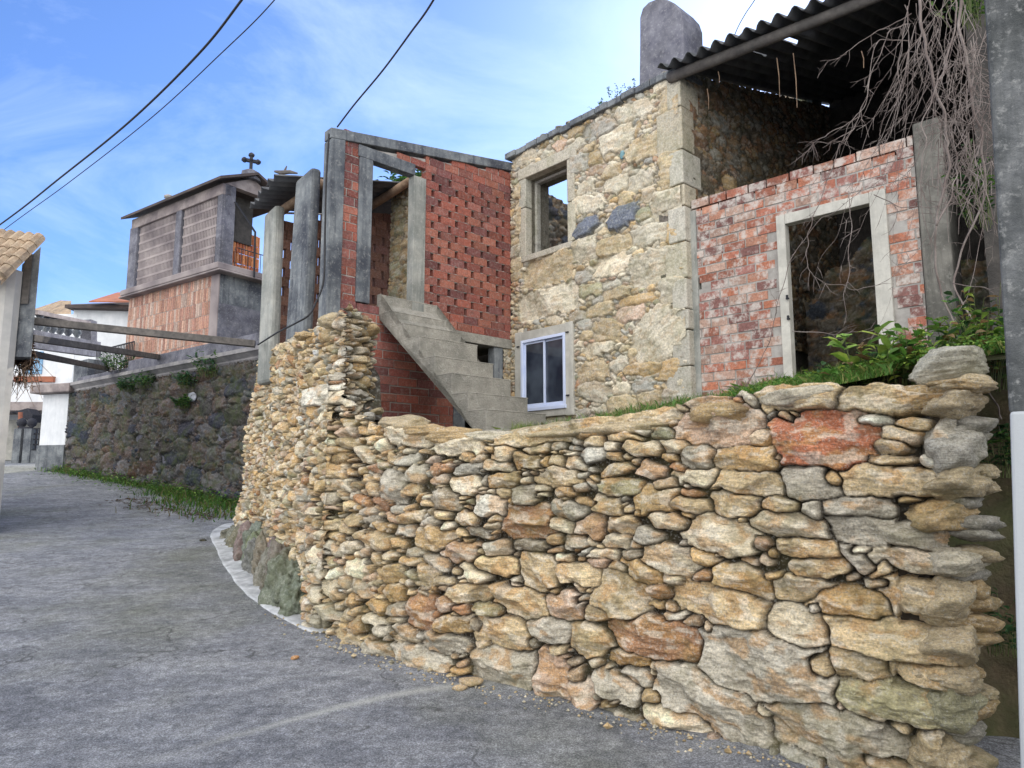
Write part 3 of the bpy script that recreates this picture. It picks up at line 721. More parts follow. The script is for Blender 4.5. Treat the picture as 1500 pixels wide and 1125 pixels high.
M['cem'] = mat_plain('pale_cement', (.42, .43, .44), (.60, .61, .62), 9, (.20, .21, .21), 3.5, .8, spots=(.26, .26, .26), spamt=.6, bstr=1, bdist=.01)
o = mesh_obj('cement_strip', vs, fs, M['cem'], None, tuple(ground_hit(330, 840)), None, True); tag(o, kind='structure')

# ------------------------------------------------------------------ terrace ground behind the wall
def tz(x, y):
    return 1.86 + .06 * (y - 5) + .20 * np.clip(x, -1, 5)
ins = []
for s in np.arange(0, SMAX + .01, .15):
    x, y, _ = wpt(s, 2.0, -.3); ins.append((float(x), float(y)))
vs = []; nrow = 26
for (x, y) in ins:
    for j in range(nrow):
        t = j / (nrow - 1) * 9
        xx_, yy_ = x + N_.x * t, y + N_.y * t
        low = .12 * math.exp(-t / .3)
        vs.append((xx_, yy_, float(tz(xx_, yy_)) - low + float(fbm(np.array(xx_ * 2.), np.array(yy_ * 2.), 3, 3)) * .10))
n = len(ins)
fs = [(i * nrow + j, (i + 1) * nrow + j, (i + 1) * nrow + j + 1, i * nrow + j + 1) for i in range(n - 1) for j in range(nrow - 1)]
o = mesh_obj('terrace_ground', vs, fs, M['soil'], None, (0, 8, 2), None, True); tag(o, kind='structure')

# ------------------------------------------------------------------ brick laying
def bricks(mb, fr, t0, t1, z0, z1, off, L, H, gap, cols, hole=None, top=None, miss=0, thick=.05, slot=None, jit=.004):
    """lay single bricks as boxes; hole(t,z)->True leaves one out; slot=(width, region fn) leaves through slots between staggered bricks"""
    row = 0; z = z0; random.seed(int(z0 * 1000) + int(t0 * 77))
    while z < z1:
        h = H * (1 if slot else random.uniform(.93, 1.06)); t = t0 - (L / 2 if row % 2 else 0) - (0 if slot else random.uniform(0, L * .3))
        while t < t1:
            l = L * (1 if slot else random.uniform(.85, 1.12)); a, b_ = max(t, t0), min(t + l, t1)
            g = gap
            tc_, zc = (a + b_) / 2, z + h / 2
            if slot and slot[1](t + l, zc): g = slot[0]
            if b_ - a > .02 and not (hole and hole(tc_, zc, (b_ - a) / 2)) and not (top and zc > top(tc_)) and random.random() > miss:
                c = random.choice(cols); k = random.uniform(.75, 1.25); c = (c[0] * k, c[1] * k, c[2] * k)
                o = off + random.uniform(-jit, jit)
                mb.fbox(fr, a + random.uniform(0, .004), b_ - random.uniform(0, .004), off - thick, o, z, z + h - gap * (.6 if slot else random.uniform(.4, 1.5)), c)
            t += l + g
        z += h; row += 1
RED = [(.27, .085, .06), (.22, .07, .055), (.31, .115, .08), (.25, .095, .075), (.17, .065, .06)]
RED2 = [(.36, .14, .085), (.31, .12, .08), (.38, .19, .13), (.26, .12, .10), (.36, .24, .19), (.18, .09, .08)]

def stone_face(name, fr, t0, t1, z0, z1, res, fixed, classes, palette, mat, parent, openings=(), off=0, relief=.03, R=.03, warp=.014, gapcol=(.20, .18, .15), gaph=-.012, facet=.12, var=1.0, top=None, seed=3, scale=lambda s, z: 1, tint=1.0, fill=3000, gmax=1.3, rough=.6, pr=(2.2, 4)):
    def ins(s, z):
        if not (t0 <= s <= t1 and z0 <= z <= z1): return False
        if top and z > top(s): return False
        for (a, b_, c, d) in openings:
            if a < s < b_ and c < z < d: return False
        return True
    stn = pack(t0, t1, z0, z1, fixed, classes, ins, palette, scale, .016, .14, fill, pr, .02, .06)
    tv = np.arange(t0, t1 + res, res); zv = np.arange(z0, z1 + res, res)
    S, Zq, h, stone, col, g1 = field(stn, tv, zv, warp, R, relief, rough, gmax, seed, gapcol, gaph, facet, var); tint = np.array(tint) if hasattr(tint, '__len__') else tint
    keep = np.ones((len(tv) - 1, len(zv) - 1), bool)
    Sc, Zc = S[:-1, :-1] + res / 2, Zq[:-1, :-1] + res / 2
    for (a, b_, c, d) in openings: keep &= ~((Sc > a) & (Sc < b_) & (Zc > c) & (Zc < d))
    if top: keep &= Zc < np.vectorize(top)(Sc)
    h = h + off
    X = fr.O.x + fr.d.x * S + fr.n.x * h; Y = fr.O.y + fr.d.y * S + fr.n.y * h
    return emit_grid(name, X, Y, Zq + 0 * X, col * tint, keep, mat, parent)

x0_, y0_, _ = wpt(sE, 2.6, -.02); x1_, y1_, _ = wpt(sE, 2.6, -.5)
EF = Frame((float(x0_), float(y0_)), (float(x1_ - x0_), float(y1_ - y0_)), (-float(np.interp(sE, arc, tang[:, 0])), -float(np.interp(sE, arc, tang[:, 1]))))
stone_face('wall_end', EF, -.05, .42, 1.85, 3.34, .008, [], [(.14, .22, .022, .045, 200, .12), (.10, .16, .05, .08, 100, .12), (.06, .12, .02, .035, 600, .15)], pal, M['dry'], drywall, off=.03, relief=.07, R=.03, warp=.012, gapcol=(.04, .03, .02), gaph=-.06, facet=.3, rough=1.0, gmax=1.2, fill=1500, pr=(2.4, 4), top=lambda t: 3.30 - .25 * t)
# ------------------------------------------------------------------ two storey stone house
TR = FAC.hit(1003, 330)[0]
ZE = FAC.hit(990, 108)[1]; ZEL = FAC.hit(760, 226)[1]
eave = lambda t: ZEL + (ZE - ZEL) * t / TR
house = thing('stone_house', tuple(FAC.pt(TR / 2, 0, 2.4)), 'two storey stone house with a blue framed window under an empty stone framed one', 'house')
u0, u1 = FAC.hit(773, 300)[0], FAC.hit(834, 300)[0]; uz1 = FAC.hit(803, 249)[1]; uz0 = FAC.hit(803, 364)[1]
l0, l1 = FAC.hit(768, 540)[0], FAC.hit(833, 540)[0]; lz1 = FAC.hit(800, 494)[1]; lz0 = FAC.hit(800, 598)[1]
def FK(px, py, hw, hh, cn, p_=3, ang=0, dep=1):
    c_ = FAC.hit(px, py); a = abs(FAC.hit(px + hw, py)[0] - FAC.hit(px - hw, py)[0]) / 2; b_ = abs(FAC.hit(px, py - hh)[1] - FAC.hit(px, py + hh)[1]) / 2
    k = random.uniform(.92, 1.06); return Stone(c_[0], c_[1], a, b_, math.radians(ang), p_, tuple(v * k for v in PAL[cn]), dep)
ff = [FK(861, 334, 19, 15, 'slate', 2.2, 10, 1.6), FK(915, 318, 22, 17, 'slate', 2.2, 15, 1.8), FK(966, 492, 38, 38, 'pale', 3, 35), FK(960, 391, 36, 24, 'pale', 4, 5), FK(803, 396, 36, 22, 'tan', 6), FK(803, 442, 46, 21, 'pale', 6),
      FK(905, 205, 26, 18, 'pale', 2.6), FK(955, 215, 36, 17, 'tan', 5), FK(985, 155, 17, 30, 'tan', 6), FK(980, 300, 24, 22, 'pale', 5), FK(990, 340, 13, 18, 'ochre', 5), FK(986, 425, 18, 20, 'pale', 5), FK(870, 545, 24, 16, 'tan', 3), FK(945, 540, 30, 10, 'ochre', 3),
      FK(900, 360, 28, 14, 'tan', 2.4), FK(860, 275, 16, 10, 'pale', 4), FK(905, 270, 18, 14, 'pale', 3), FK(940, 265, 22, 12, 'pale', 3), FK(955, 585, 22, 12, 'tan', 3), FK(912, 595, 24, 14, 'tan', 3), FK(880, 455, 22, 10, 'tan', 3), FK(865, 427, 18, 10, 'green', 3), FK(905, 430, 22, 9, 'tan', 3),
      FK(935, 440, 26, 8, 'ochre', 4), FK(985, 250, 17, 28, 'tan', 6), FK(850, 240, 14, 13, 'grey', 5), FK(985, 540, 18, 16, 'ochre', 5), FK(880, 510, 24, 10, 'pale', 3), FK(765, 320, 8, 22, 'tan', 6), FK(765, 280, 8, 12, 'tan', 5), FK(985, 590, 18, 18, 'grey', 5)]
pal_f = [('tan', 4), ('pale', 4), ('grey', 3), ('ochre', 1.5), ('pink', 1), ('green', 1), ('rust', .4)]
op = [(u0 - .10, u1 + .10, uz0 - .04, uz1 + .16), (l0 - .14, l1 + .14, lz0 - .14, lz1 + .14)]
stone_face('facade', FAC, 0, TR, 1.95, 7.75, .0115, ff, [(.22, .36, .12, .20, 900, .12), (.12, .20, .07, .12, 1200, .13), (.06, .11, .035, .06, 1800, .16)], pal_f, M['facade'], house, op, top=eave, tint=(1.14, 1.15, 1.18), relief=.05, R=.03, gaph=-.012, gapcol=(.21, .19, .15), warp=.016, rough=.55, var=.45, facet=.10)
mb = MB()   # masonry body behind the face, leaving the two openings
def body(fr, t0, t1, z0, z1, o0, o1, holes, mb, col):
    ts_ = sorted({t0, t1, *[h[0] for h in holes], *[h[1] for h in holes]}); zs_ = sorted({z0, z1, *[h[2] for h in holes], *[h[3] for h in holes]})
    for a, b_ in zip(ts_, ts_[1:]):
        for c, d in zip(zs_, zs_[1:]):
            if any(h[0] < (a + b_) / 2 < h[1] and h[2] < (c + d) / 2 < h[3] for h in holes): continue
            mb.fbox(fr, a, b_, o0, o1, c, d, col)
ho = [(u0, u1, uz0, uz1), (l0, l1, lz0, lz1)]
body(FAC, .02, TR - .02, 1.9, ZEL - .15, -.50, -.09, ho, mb, (.20, .18, .14))
mb.fbox(FAC, .02, TR - .02, -.50, -.09, ZEL - .15, ZEL - .06, (.2, .18, .14), ZE - .06)
mb.build('wall_body', M['rock'], house)
# side face (seen above the brick infill), rear walls
SIDE = Frame(FAC.pt(TR, 0, 0), N_, U_)
stone_face('side_wall', SIDE, 0, 5.0, 3.6, ZE + 1.4, .022, [], [(.12, .24, .07, .13, 300, .1), (.06, .12, .04, .08, 2000, .15)], [('rust', 3), ('dark', 3), ('ochre', 1), ('grey', 1)], M['rock'], house, relief=.03, gapcol=(.10, .08, .06), tint=.8, top=lambda t: ZE + .27 * t)
mb = MB(); mb.fbox(SIDE, 0, 5.0, -.4, -.03, 2, ZE - .06, (.15, .13, .11), ZE - .06 + .27 * 5)
zb = Frame(C0 + N_ * 4.2, U_, -N_).hit(822, 270)[1]
RB = Frame(C0 + N_ * 4.2, U_, -N_)
stone_face('rear_wall', RB, -1.2, TR, 2.0, zb + .3, .03, [], [(.14, .26, .05, .10, 300, .1), (.08, .14, .04, .07, 2000, .15)], [('grey', 3), ('dark', 3), ('slate', 2)], M['retain'], house, relief=.05, top=lambda t: zb + .12 * math.sin(t * 7) + .06 * math.sin(t * 23))
mb.fbox(RB, -1.2, TR, -.4, -.03, 2, zb - .15, (.2, .2, .2))
LS = Frame(C0, N_, U_)
stone_face('left_inner_wall', LS, .5, 4.2, 4.6, ZEL - .3, .028, [], [(.12, .24, .06, .12, 300, .1), (.07, .13, .04, .07, 1500, .15)], [('grey', 3), ('dark', 3), ('slate', 2), ('pink', 1)], M['retain'], house, relief=.05, off=.01, top=lambda t: ZEL - .32 - .12 * t)
mb.fbox(LS, -.0, 4.2, -.4, -.03, 2.3, ZEL - .3, (.16, .16, .17), ZEL - .8)
mb.fbox(FAC, .3, TR - .4, -4.1, -.5, 4.52, 4.62, (.1, .1, .1))
mb.build('inner_wall', M['retain'], house)
# eave slab and the broken roof edge
mb = MB(); n = 14
for i in range(n):
    a, b_ = -.06 + (TR + .12) * i / n, -.06 + (TR + .12) * (i + 1) / n
    j = random.uniform(-.015, .015)
    mb.fbox(FAC, a, b_ - .008, -.5, .10 + random.uniform(-.02, .02), eave(a) - .05 + j, eave(a) + .05 + j, (1, 1, 1), eave(b_) + .05 + j, eave(b_) - .05 + j)
mb.build('eave_slab', M['concd'], house, bevel=.012)
mb = MB()
for i in range(int(TR * 9)):
    t = i / 9 + random.uniform(-.03, .03)
    c = random.choice([(.25, .23, .2), (.32, .28, .22), (.2, .19, .18)])
    vs, fs = rock_mesh(FAC.pt(t, -.05 + random.uniform(-.05, .05), eave(t) + .06), random.uniform(.05, .10), .12, random.uniform(.03, .05), math.atan2(U_.y, U_.x), i + 400, 2, 12, .1)
    mb.add(vs, fs, c)
mb.build('eave_rubble', M['rock'], house)
zq_ = 2.2; i = 0
while zq_ < ZE - .3:
    hq = random.uniform(.24, .62); hq = min(hq, ZE - .08 - zq_); wq = (.20, .34)[i % 2] * random.uniform(.85, 1.15); k = random.uniform(.85, 1.1)
    mb = MB(); mb.fbox(FAC, TR - wq, TR + .035 + random.uniform(0, .012), -(.38 if i % 2 == 0 else .24), .040 + random.uniform(0, .025), zq_ + .006, zq_ + hq - .006, tuple(v * k for v in random.choice([(.56, .51, .40), (.52, .46, .35), (.50, .47, .40)])))
    mb.build('quoin', M['facade'], house, bevel=.018); zq_ += hq; i += 1
# chimney: round shouldered slab
ch = Frame(C0 - (-N_) * 0 + N_ * .75, U_, -N_)
outl = [(936, 140), (937, 60), (937, 26), (941, 12), (950, 3), (962, -2), (975, -2), (987, 4), (996, 14), (1000, 26), (1001, 60), (1001, 130)]
pts = []
for a in outl:
    t_, z_ = ch.hit(*a); pts.append(ch.pt(t_, 0, z_))
mb = MB(); mb.prism(pts, (N_.x * .55, N_.y * .55, 0)); 
mb.build('chimney', M['purp'], house, bevel=.02)
mb = MB()
for k in range(5):
    a = 1.9 + k * (TR - 1.9) / 5
    mb.fbox(FAC, a, a + (TR - 1.9) / 5 - .01, -4.6, -.3, ZE - .02, ZE + .05)
mb.build('roof_slab', M['tiled'], house)
# dressed stone frame of the upper window
mb = MB(); zs = uz0
mb.fbox(FAC, u0 - .16, u0, -.30, .05, uz0 - .02, uz1 - .50, (.47, .43, .35)); mb.fbox(FAC, u0 - .16, u0, -.30, .052, uz1 - .49, uz1 + .0, (.44, .42, .35))
mb.fbox(FAC, u1, u1 + .16, -.30, .05, uz0 - .02, uz1 - .7, (.50, .46, .36)); mb.fbox(FAC, u1, u1 + .15, -.30, .054, uz1 - .69, uz1 + .0, (.45, .41, .33))
mb.fbox(FAC, u0 - .18, u1 + .20, -.30, .06, uz1 + .002, uz1 + .19, (.46, .42, .34)); mb.fbox(FAC, u0 - .10, u1 + .10, -.45, .062, uz0 - .12, uz0 - .022, (.46, .42, .35))
mb.fbox(FAC, u0 - .005, u0 + .05, -.26, -.16, uz0, uz1, (.40, .38, .33)); mb.fbox(FAC, u0, u1, -.26, -.16, uz1 - .05, uz1 - .002, (.30, .28, .26))
mb.build('stone_frame', M['facade'], house, bevel=.012)
# lower window: cement surround, aluminium sliding window
mb = MB()
mb.fbox(FAC, l0 - .15, l0, -.25, .075, lz0 - .15, lz1 + .15); mb.fbox(FAC, l1, l1 + .15, -.25, .076, lz0 - .15, lz1 + .15)
mb.fbox(FAC, l0, l1, -.25, .073, lz1, lz1 + .14); mb.fbox(FAC, l0, l1, -.25, .073, lz0 - .14, lz0)
mb.build('cement_surround', M['trim'], house, bevel=.01)
mb = MB(); T = .045
mb.fbox(FAC, l0, l0 + T, -.03, .085, lz0, lz1); mb.fbox(FAC, l1 - T, l1, -.03, .085, lz0, lz1)
mb.fbox(FAC, l0 + T, l1 - T, -.03, .084, lz1 - T, lz1); mb.fbox(FAC, l0 - .02, l1 + .02, -.03, .10, lz0 - .035, lz0 + .02); mb.fbox(FAC, l0 + T, l1 - T, -.03, .07, lz0 + .021, lz0 + .05)
win = mb.build('window', M['alu'], house, bevel=.004)
lm = (l0 + l1) / 2
for (a, b_, o_) in ((l0 + T + .005, lm + .02, .045), (lm - .02, l1 - T - .005, .015)):
    mb = MB(); t2 = .032
    mb.fbox(FAC, a, a + t2, o_ - .02, o_, lz0 + .05, lz1 - T); mb.fbox(FAC, b_ - t2, b_, o_ - .02, o_, lz0 + .05, lz1 - T)
    mb.fbox(FAC, a + t2, b_ - t2, o_ - .02, o_ - .001, lz1 - T - .03, lz1 - T - .001); mb.fbox(FAC, a + t2, b_ - t2, o_ - .02, o_ - .001, lz0 + .051, lz0 + .085)
    mb.build('sash', M['alu'], win, bevel=.003)
    mb = MB(); mb.fbox(FAC, a + t2, b_ - t2, o_ - .012, o_ - .008, lz0 + .08, lz1 - T - .03); mb.build('pane', M['glass'], win)
mb = MB()
for (tt, z) in ((l0 - .05, lz1 - .10), (l1 + .06, lz1 - .02), (l1 + .06, lz0 + .14)):
    mb = MB(); mb.fbox(FAC, tt - .03, tt + .02, .06, .10, z, z + .02); mb.build('hinge_pin', M['iron'], house)
# blue chip of paint and bracket on the facade
t_, z_ = FAC.hit(915, 229); mb = MB(); vs, fs = rock_mesh(FAC.pt(t_, .05, z_), .05, .03, .07, math.atan2(U_.y, U_.x), 77, 3); mb.add(vs, fs, (.16, .30, .34)); mb.build('blue_stone', M['rock'], house)

# ------------------------------------------------------------------ annex with the perforated brick wall
annex = thing('brick_annex', tuple(WA.pt(1.6, 0, 2.2)), 'roofless red brick annex with a staggered pattern of slots, concrete posts and an empty doorway', 'annex')
tA = lambda px, py=350: WA.hit(px, py)[0]
zL, zR = WA.hit(492, 188)[1], WA.hit(738, 234)[1]; tL = tA(479)
topA = lambda t: zR + (zL - zR) * t / tA(492)
zd1 = WA.hit(575, 246)[1]; zd1b = WA.hit(585, 233)[1]
t_p0, t_p1, t_j0, t_j1, t_r0, t_r1 = tL, tA(500), tA(523), tA(543), tA(604), tA(622)
zb0 = WA.hit(700, 504)[1]; zb1 = WA.hit(700, 489)[1]; zd0 = WA.hit(575, 440)[1]
slotf = lambda t, z: z < WA.hit(690, 276)[1] - .06 * (t - 1) and z > zb1 + .3 and .15 < t < t_r1 - .05
mb = MB()
bricks(mb, WA, .03, t_r1, zb1, zR - .12, 0, .27, .125, .012, RED, top=lambda t: topA(t) - .17, thick=.11, slot=(.06, slotf))
bricks(mb, WA, t_r1, t_p1, zd1b, zL + .2, -.004, .27, .125, .012, RED, top=lambda t: topA(t) - .22, thick=.10)
bricks(mb, WA, t_j0, t_p1, zd0 - .15, zd1b + .1, -.004, .27, .125, .012, RED, thick=.10, hole=lambda t, z, h: False)
bricks(mb, WA, tA(665, 560), t_p0 - .05, 1.9, zd0 - .16, .0, .34, .125, .014, RED, thick=.10, hole=lambda t, z, h: abs(z - zd0 - .0) < .0)
mb.build('brick_wall', M['brick'], annex)
mb = MB()      # mortar body just behind the brick faces (solid areas only)
zs0 = WA.hit(690, 276)[1]
mb.fbox(WA, .05, t_r1 - .01, -.09, -.010, zs0 + .12, topA(0) - .2, (1, 1, 1), topA(t_r1) - .2)
mb.fbox(WA, t_r1, t_p1 - .01, -.09, -.012, zd1b + .002, topA(t_r1) - .2, (1, 1, 1), topA(t_p1) - .2)
mb.fbox(WA, t_j0 + .01, t_p1 - .01, -.09, -.012, zd0 - .2, zd1b)
mb.fbox(WA, tA(665, 560) + .01, t_p0 - .06, -.09, -.010, 1.9, zd0 - .201)
# bed joints between the slotted rows
z = zb1
while z < zs0 + .1:
    mb.fbox(WA, .05, t_r1, -.085, -.008, z - .010, z + .004); z += .125
mb.build('mortar_bed', M['mortar'], annex)
mb = MB()
mb.fbox(WA, -.02, tL + .01, -.16, .03, topA(0) - .15, topA(0), (1, 1, 1), topA(tL), topA(tL) - .15); mb.build('coping_beam', M['concd'], annex, bevel=.01)
mb = MB(); mb.fbox(WA, t_p1, tL, -.18, .04, 2.0, topA(t_p1) - .152, (1, 1, 1), topA(tL) - .152); mb.build('corner_post', M['concd'], annex, bevel=.015)
mb = MB(); mb.fbox(WA, t_r0 - .02, t_j0 + .02, -.13, .02, zd1, zd1b); mb.build('lintel', M['concd'], annex, bevel=.008)
mb = MB(); mb.fbox(WA, t_j1, t_j0, -.13, .022, zd0 - .12, zd1 - .002); mb.build('door_jamb', M['concd'], annex, bevel=.01)
mb = MB(); mb.fbox(WA, t_r1, t_r0, -.13, .022, zd0 - .3, zd1 - .002); mb.build('door_jamb', M['conc'], annex, bevel=.01)
mb = MB(); mb.fbox(WA, -.02, t_r0 + .1, -2.3, .03, zb0, zb1 - .012); mb.build('floor_beam', M['stair'], annex, bevel=.01)
mb = MB(); mb.fbox(WA, tA(737), tA(725), -.16, .0, 2.0, zb0 - .002); mb.fbox(WA, tA(680, 600), tA(665, 600) + .02, -.16, .02, 2.0, zb0 - .4); mb.build('concrete_pier', M['concd'], annex, bevel=.008)
stone_face('stone_pier', WA, -.02, tA(737), 2.0, zb0, .014, [], [(.06, .14, .04, .08, 300, .15)], [('tan', 2), ('pale', 2), ('pink', 1)], M['facade'], annex, relief=.03)
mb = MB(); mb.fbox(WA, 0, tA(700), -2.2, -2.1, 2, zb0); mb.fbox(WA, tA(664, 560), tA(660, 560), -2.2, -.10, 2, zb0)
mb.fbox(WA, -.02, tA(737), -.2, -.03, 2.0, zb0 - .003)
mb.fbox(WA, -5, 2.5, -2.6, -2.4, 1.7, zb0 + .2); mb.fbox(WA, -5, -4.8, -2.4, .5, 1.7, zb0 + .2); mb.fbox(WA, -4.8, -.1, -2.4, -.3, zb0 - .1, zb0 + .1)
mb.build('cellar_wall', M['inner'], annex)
# back wall of the porch, slotted, light shows through
BW = Frame(C0 - U_ * 2.45, -N_, U_)
mb = MB(); bt0, bt1 = -.9, BW.hit(398, 400)[0]
zt_b = BW.hit(596, 305)[1]; _za, _zc, _ta = BW.hit(400, 326)[1] + .12, BW.hit(596, 305)[1], BW.hit(400, 326)[0]; _tc = BW.hit(596, 305)[0]; topR = lambda t: _za + (_zc - _za) * min(1.3, max(0, (_ta - t) / (_ta - _tc)))
bricks(mb, BW, bt0, bt1, 3.6, zt_b, 0, .26, .16, .006, [(.22, .12, .085), (.26, .14, .10), (.19, .10, .08)], thick=.11, slot=(.055, lambda t, z: 4.35 < z < topR(t) - .45), top=lambda t: topR(t) - .06)
mb.build('rear_brick_wall', M['brick'], annex)
mb = MB(); z = 3.6
mb.fbox(BW, bt0, bt1, -.09, -.01, 3.6, 4.3)
mb.build('rear_mortar', M['mortar'], annex)
for i, (px, Yc, w_, z1px, tilt) in enumerate([(391, None, 31, 312, -.05), (437, None, 44, 262, .30)]):
    CLN = Frame(WA.pt(tL, 0, 0), -U_, -N_)
    t_, _ = CLN.hit(px, 400); ta = CLN.hit(px - w_ / 2, 400)[0]; tb = CLN.hit(px + w_ / 2, 400)[0]
    ztp = CLN.hit(px, z1px)[1]; hw = abs(ta - tb) / 2 * .62
    mb = MB(); dx = -.02 if i == 0 else .10
    p = [CLN.pt(t_ + hw + dx, -.16, 3.0), CLN.pt(t_ - hw + dx, -.16, 3.0), CLN.pt(t_ - hw + dx, 0, 3.0), CLN.pt(t_ + hw + dx, 0, 3.0),
         CLN.pt(t_ + hw * .9 - dx * .3, -.16, ztp), CLN.pt(t_ - hw * .9 - dx * .3, -.16, ztp + .06), CLN.pt(t_ - hw * .9 - dx * .3, 0, ztp + .06), CLN.pt(t_ + hw * .9 - dx * .3, 0, ztp)]
    mb.hexa(p); mb.build('column', M['conc'] if i == 0 else M['concd'], annex, bevel=.05)
# corrugated sheet over the porch
def sheet(name, A, A2, B, B2, waves, amp, mat, parent, thick=.007, nw=8, ragged=0, skip=None):
    """corrugations run A->A2, wave across A->B"""
    A, A2, B, B2 = map(Vector, (A, A2, B, B2)); m = waves * nw; vs = []; fs = []; L_ = 10
    nn = (A2 - A).cross(B - A).normalized()
    if nn.z < 0: nn = -nn
    for i in range(m + 1):
        v_ = i / m; e0 = A.lerp(B, v_); e1 = A2.lerp(B2, v_); hh = math.sin(i / nw * 2 * math.pi) * amp
        r0 = random.uniform(0, ragged) if i % nw == 0 or i == 0 else r0
        for j in range(L_ + 1):
            vs.append(e0.lerp(e1, j / L_ * (1 + r0) - r0) + nn * hh)
    for i in range(m):
        for j in range(L_):
            if skip and skip(i / m, j / L_): continue
            a = i * (L_ + 1) + j; fs.append((a, a + 1, a + L_ + 2, a + L_ + 1))
    o = mesh_obj(name, vs, fs, mat, parent, None, None, True)
    md = o.modifiers.new('t', 'SOLIDIFY'); md.thickness = thick
    return o
sheet('corrugated_roof', P(407, 257, 9.7), P(665, 272, 12.1), P(372, 303, 11.2), P(620, 322, 13.6), 8, .035, M['sheet'], annex, ragged=.03)
mb = MB(); mb.tube([P(398, 319, 11.0), P(430, 297, 10.6), P(472, 268, 10.1)], [.075, .07, .07], 10); mb.build('rafter_log', M['log'], annex, smooth=True)
mb = MB(); mb.tube([P(530, 310, 12.0), P(570, 285, 11.4), P(605, 262, 10.9)], [.075, .07, .065], 10); mb.build('rafter_log', M['log'], annex, smooth=True)
mb = MB(); mb.tube([P(408, 312, 11.4), P(500, 314, 12.5)], .02, 6); mb.build('cross_batten', M['trim'], annex)
RP_ = Frame(P(573, 380, 12.0), U_, -N_)
stone_face('rubble_pier', RP_, 0, .95, 3.9, 6.6, .016, [], [(.12, .22, .12, .2, 300, .1), (.08, .14, .05, .09, 300, .2)], [('tan', 3), ('ochre', 1), ('green', 2)], M['facade'], annex, relief=.05)
# driftwood lying on the sheet
mb = MB(); mb.tube([P(402, 251, 9.9), P(412, 253, 9.9), P(425, 252, 9.9), P(436, 254, 9.9)], [.015, .035, .03, .012], 7); mb.tube([P(416, 253, 9.9), P(420, 243, 9.9)], [.025, .008], 6)
o = mb.build('broken_branch', M['wood'], None, tuple(P(418, 253, 9.9))); tag(o, 'short weathered grey branch lying on top of the corrugated porch roof', 'branch')

# ------------------------------------------------------------------ concrete stair
SF = Frame(C0 - N_ * 2.55, U_, -N_)      # near side plane of the flight
nose = [(553, 433), (572, 455), (592, 473), (615, 492), (637, 521), (662, 546), (686, 574), (712, 599), (738, 628)]
st_ = [SF.hit(*a) for a in nose]
stair = thing('concrete_staircase', tuple(SF.pt(st_[-1][0], -.5, 2.2)), 'rough grey concrete stair rising left to the empty doorway of the brick annex', 'staircase')
Wd = .98
prof = []
for i, (t, z) in enumerate(st_):
    if i == 0: prof.append((.02, z))
    prof.append((t, z))
    if i + 1 < len(st_): prof.append((t, st_[i + 1][1]))
und = [SF.hit(697, 636), SF.hit(541, 450)]
prof += [(st_[-1][0], 2.0), (und[0][0], 2.0), und[0], (.02, und[1][1] - .0)]
mb = MB(); pts = [SF.pt(t, 0, z) for t, z in prof]
mb.prism(pts, (N_.x * Wd, N_.y * Wd, 0))
mb.build('flight', M['stair'], stair, bevel=.012)
for i in range(len(st_) - 1):
    t, z = st_[i]
    z2 = st_[i][1]
    mb = MB(); tp_ = st_[i - 1][0] if i else .02
    mb.fbox(SF, tp_ + .004, t + .004, -Wd - .004, .003, z - .012, z + .004); 
    mb.build('tread', M['stair'], stair, bevel=.006)

# ------------------------------------------------------------------ right hand building: brick infill with a concrete door frame, corrugated roof
shed = thing('ruined_outbuilding', tuple(FAC.pt(TR + 1.5, -.1, 2.5)), 'ruined outbuilding with worn red brick infill, pale door frame and corrugated roof', 'ruin')
_dw = -vpdir(-345); DW = Frame(FAC.pt(TR, -.08, 0) - Vector((_dw.x * TR, _dw.y * TR, 0)), _dw, (-(-_dw.y), -_dw.x) if (_dw.y * -1 * -1 + 0) < 9e9 and (Vector((_dw.y, -_dw.x)).dot(-N_) < 0) else (_dw.y, -_dw.x))
hA = DW.hit(1010, 298)[1]; hB = DW.hit(1325, 205)[1]; tB = DW.hit(1325, 205)[0]; TW = DW.hit(1352, 400)[0]
d0, d1 = DW.hit(1160, 430)[0], DW.hit(1279, 430)[0]; f0, f1 = DW.hit(1143, 430)[0], DW.hit(1308, 430)[0]
dz1 = DW.hit(1218, 315)[1]; fz1 = DW.hit(1218, 297)[1]
topB = lambda t: hA + (hB - hA) * (t - TR) / (tB - TR) + .02 * math.sin(t * 5)
hx, hz_ = DW.hit(1016, 417)
mb = MB()
bricks(mb, DW, TR + .06, TW, 2.1, hB + .6, 0, .25, .118, .016, RED2, thick=.09, top=lambda t: topB(t),
       hole=lambda t, z, h: (f0 < t + h * .3 and t - h * .3 < f1 and z < fz1 - .03 and (t + h > f0 + .01) and (t - h < f1 - .01)) or (abs(t - hx) < .12 and abs(z - hz_) < .09), jit=.006)
mb.build('brick_infill', M['brickw'], shed)
mb = MB()
body(DW, TR + .02, TW, 2.1, fz1 + .0, -.085, -.007, [(f0 - .0, f1, 1.9, fz1 + .0), (hx - .11, hx + .11, hz_ - .08, hz_ + .08)], mb, (1, 1, 1))
n = 16
for i in range(n):
    a = TR + .02 + (TW - TR - .02) * i / n; b_ = TR + .02 + (TW - TR - .02) * (i + 1) / n
    mb.fbox(DW, a, b_, -.085, -.007, fz1, topB(a) - .12 - random.uniform(0, .02), (1, 1, 1), topB(b_) - .12)
mb.build('mortar_bed', M['mortar'], shed)
mb = MB(); mb.fbox(DW, TR + .005, TR + .12, -.1, .012, 2.1, topB(TR) - .1); mb.build('cement_edge', M['conc'], shed, bevel=.01)
fr_ = None
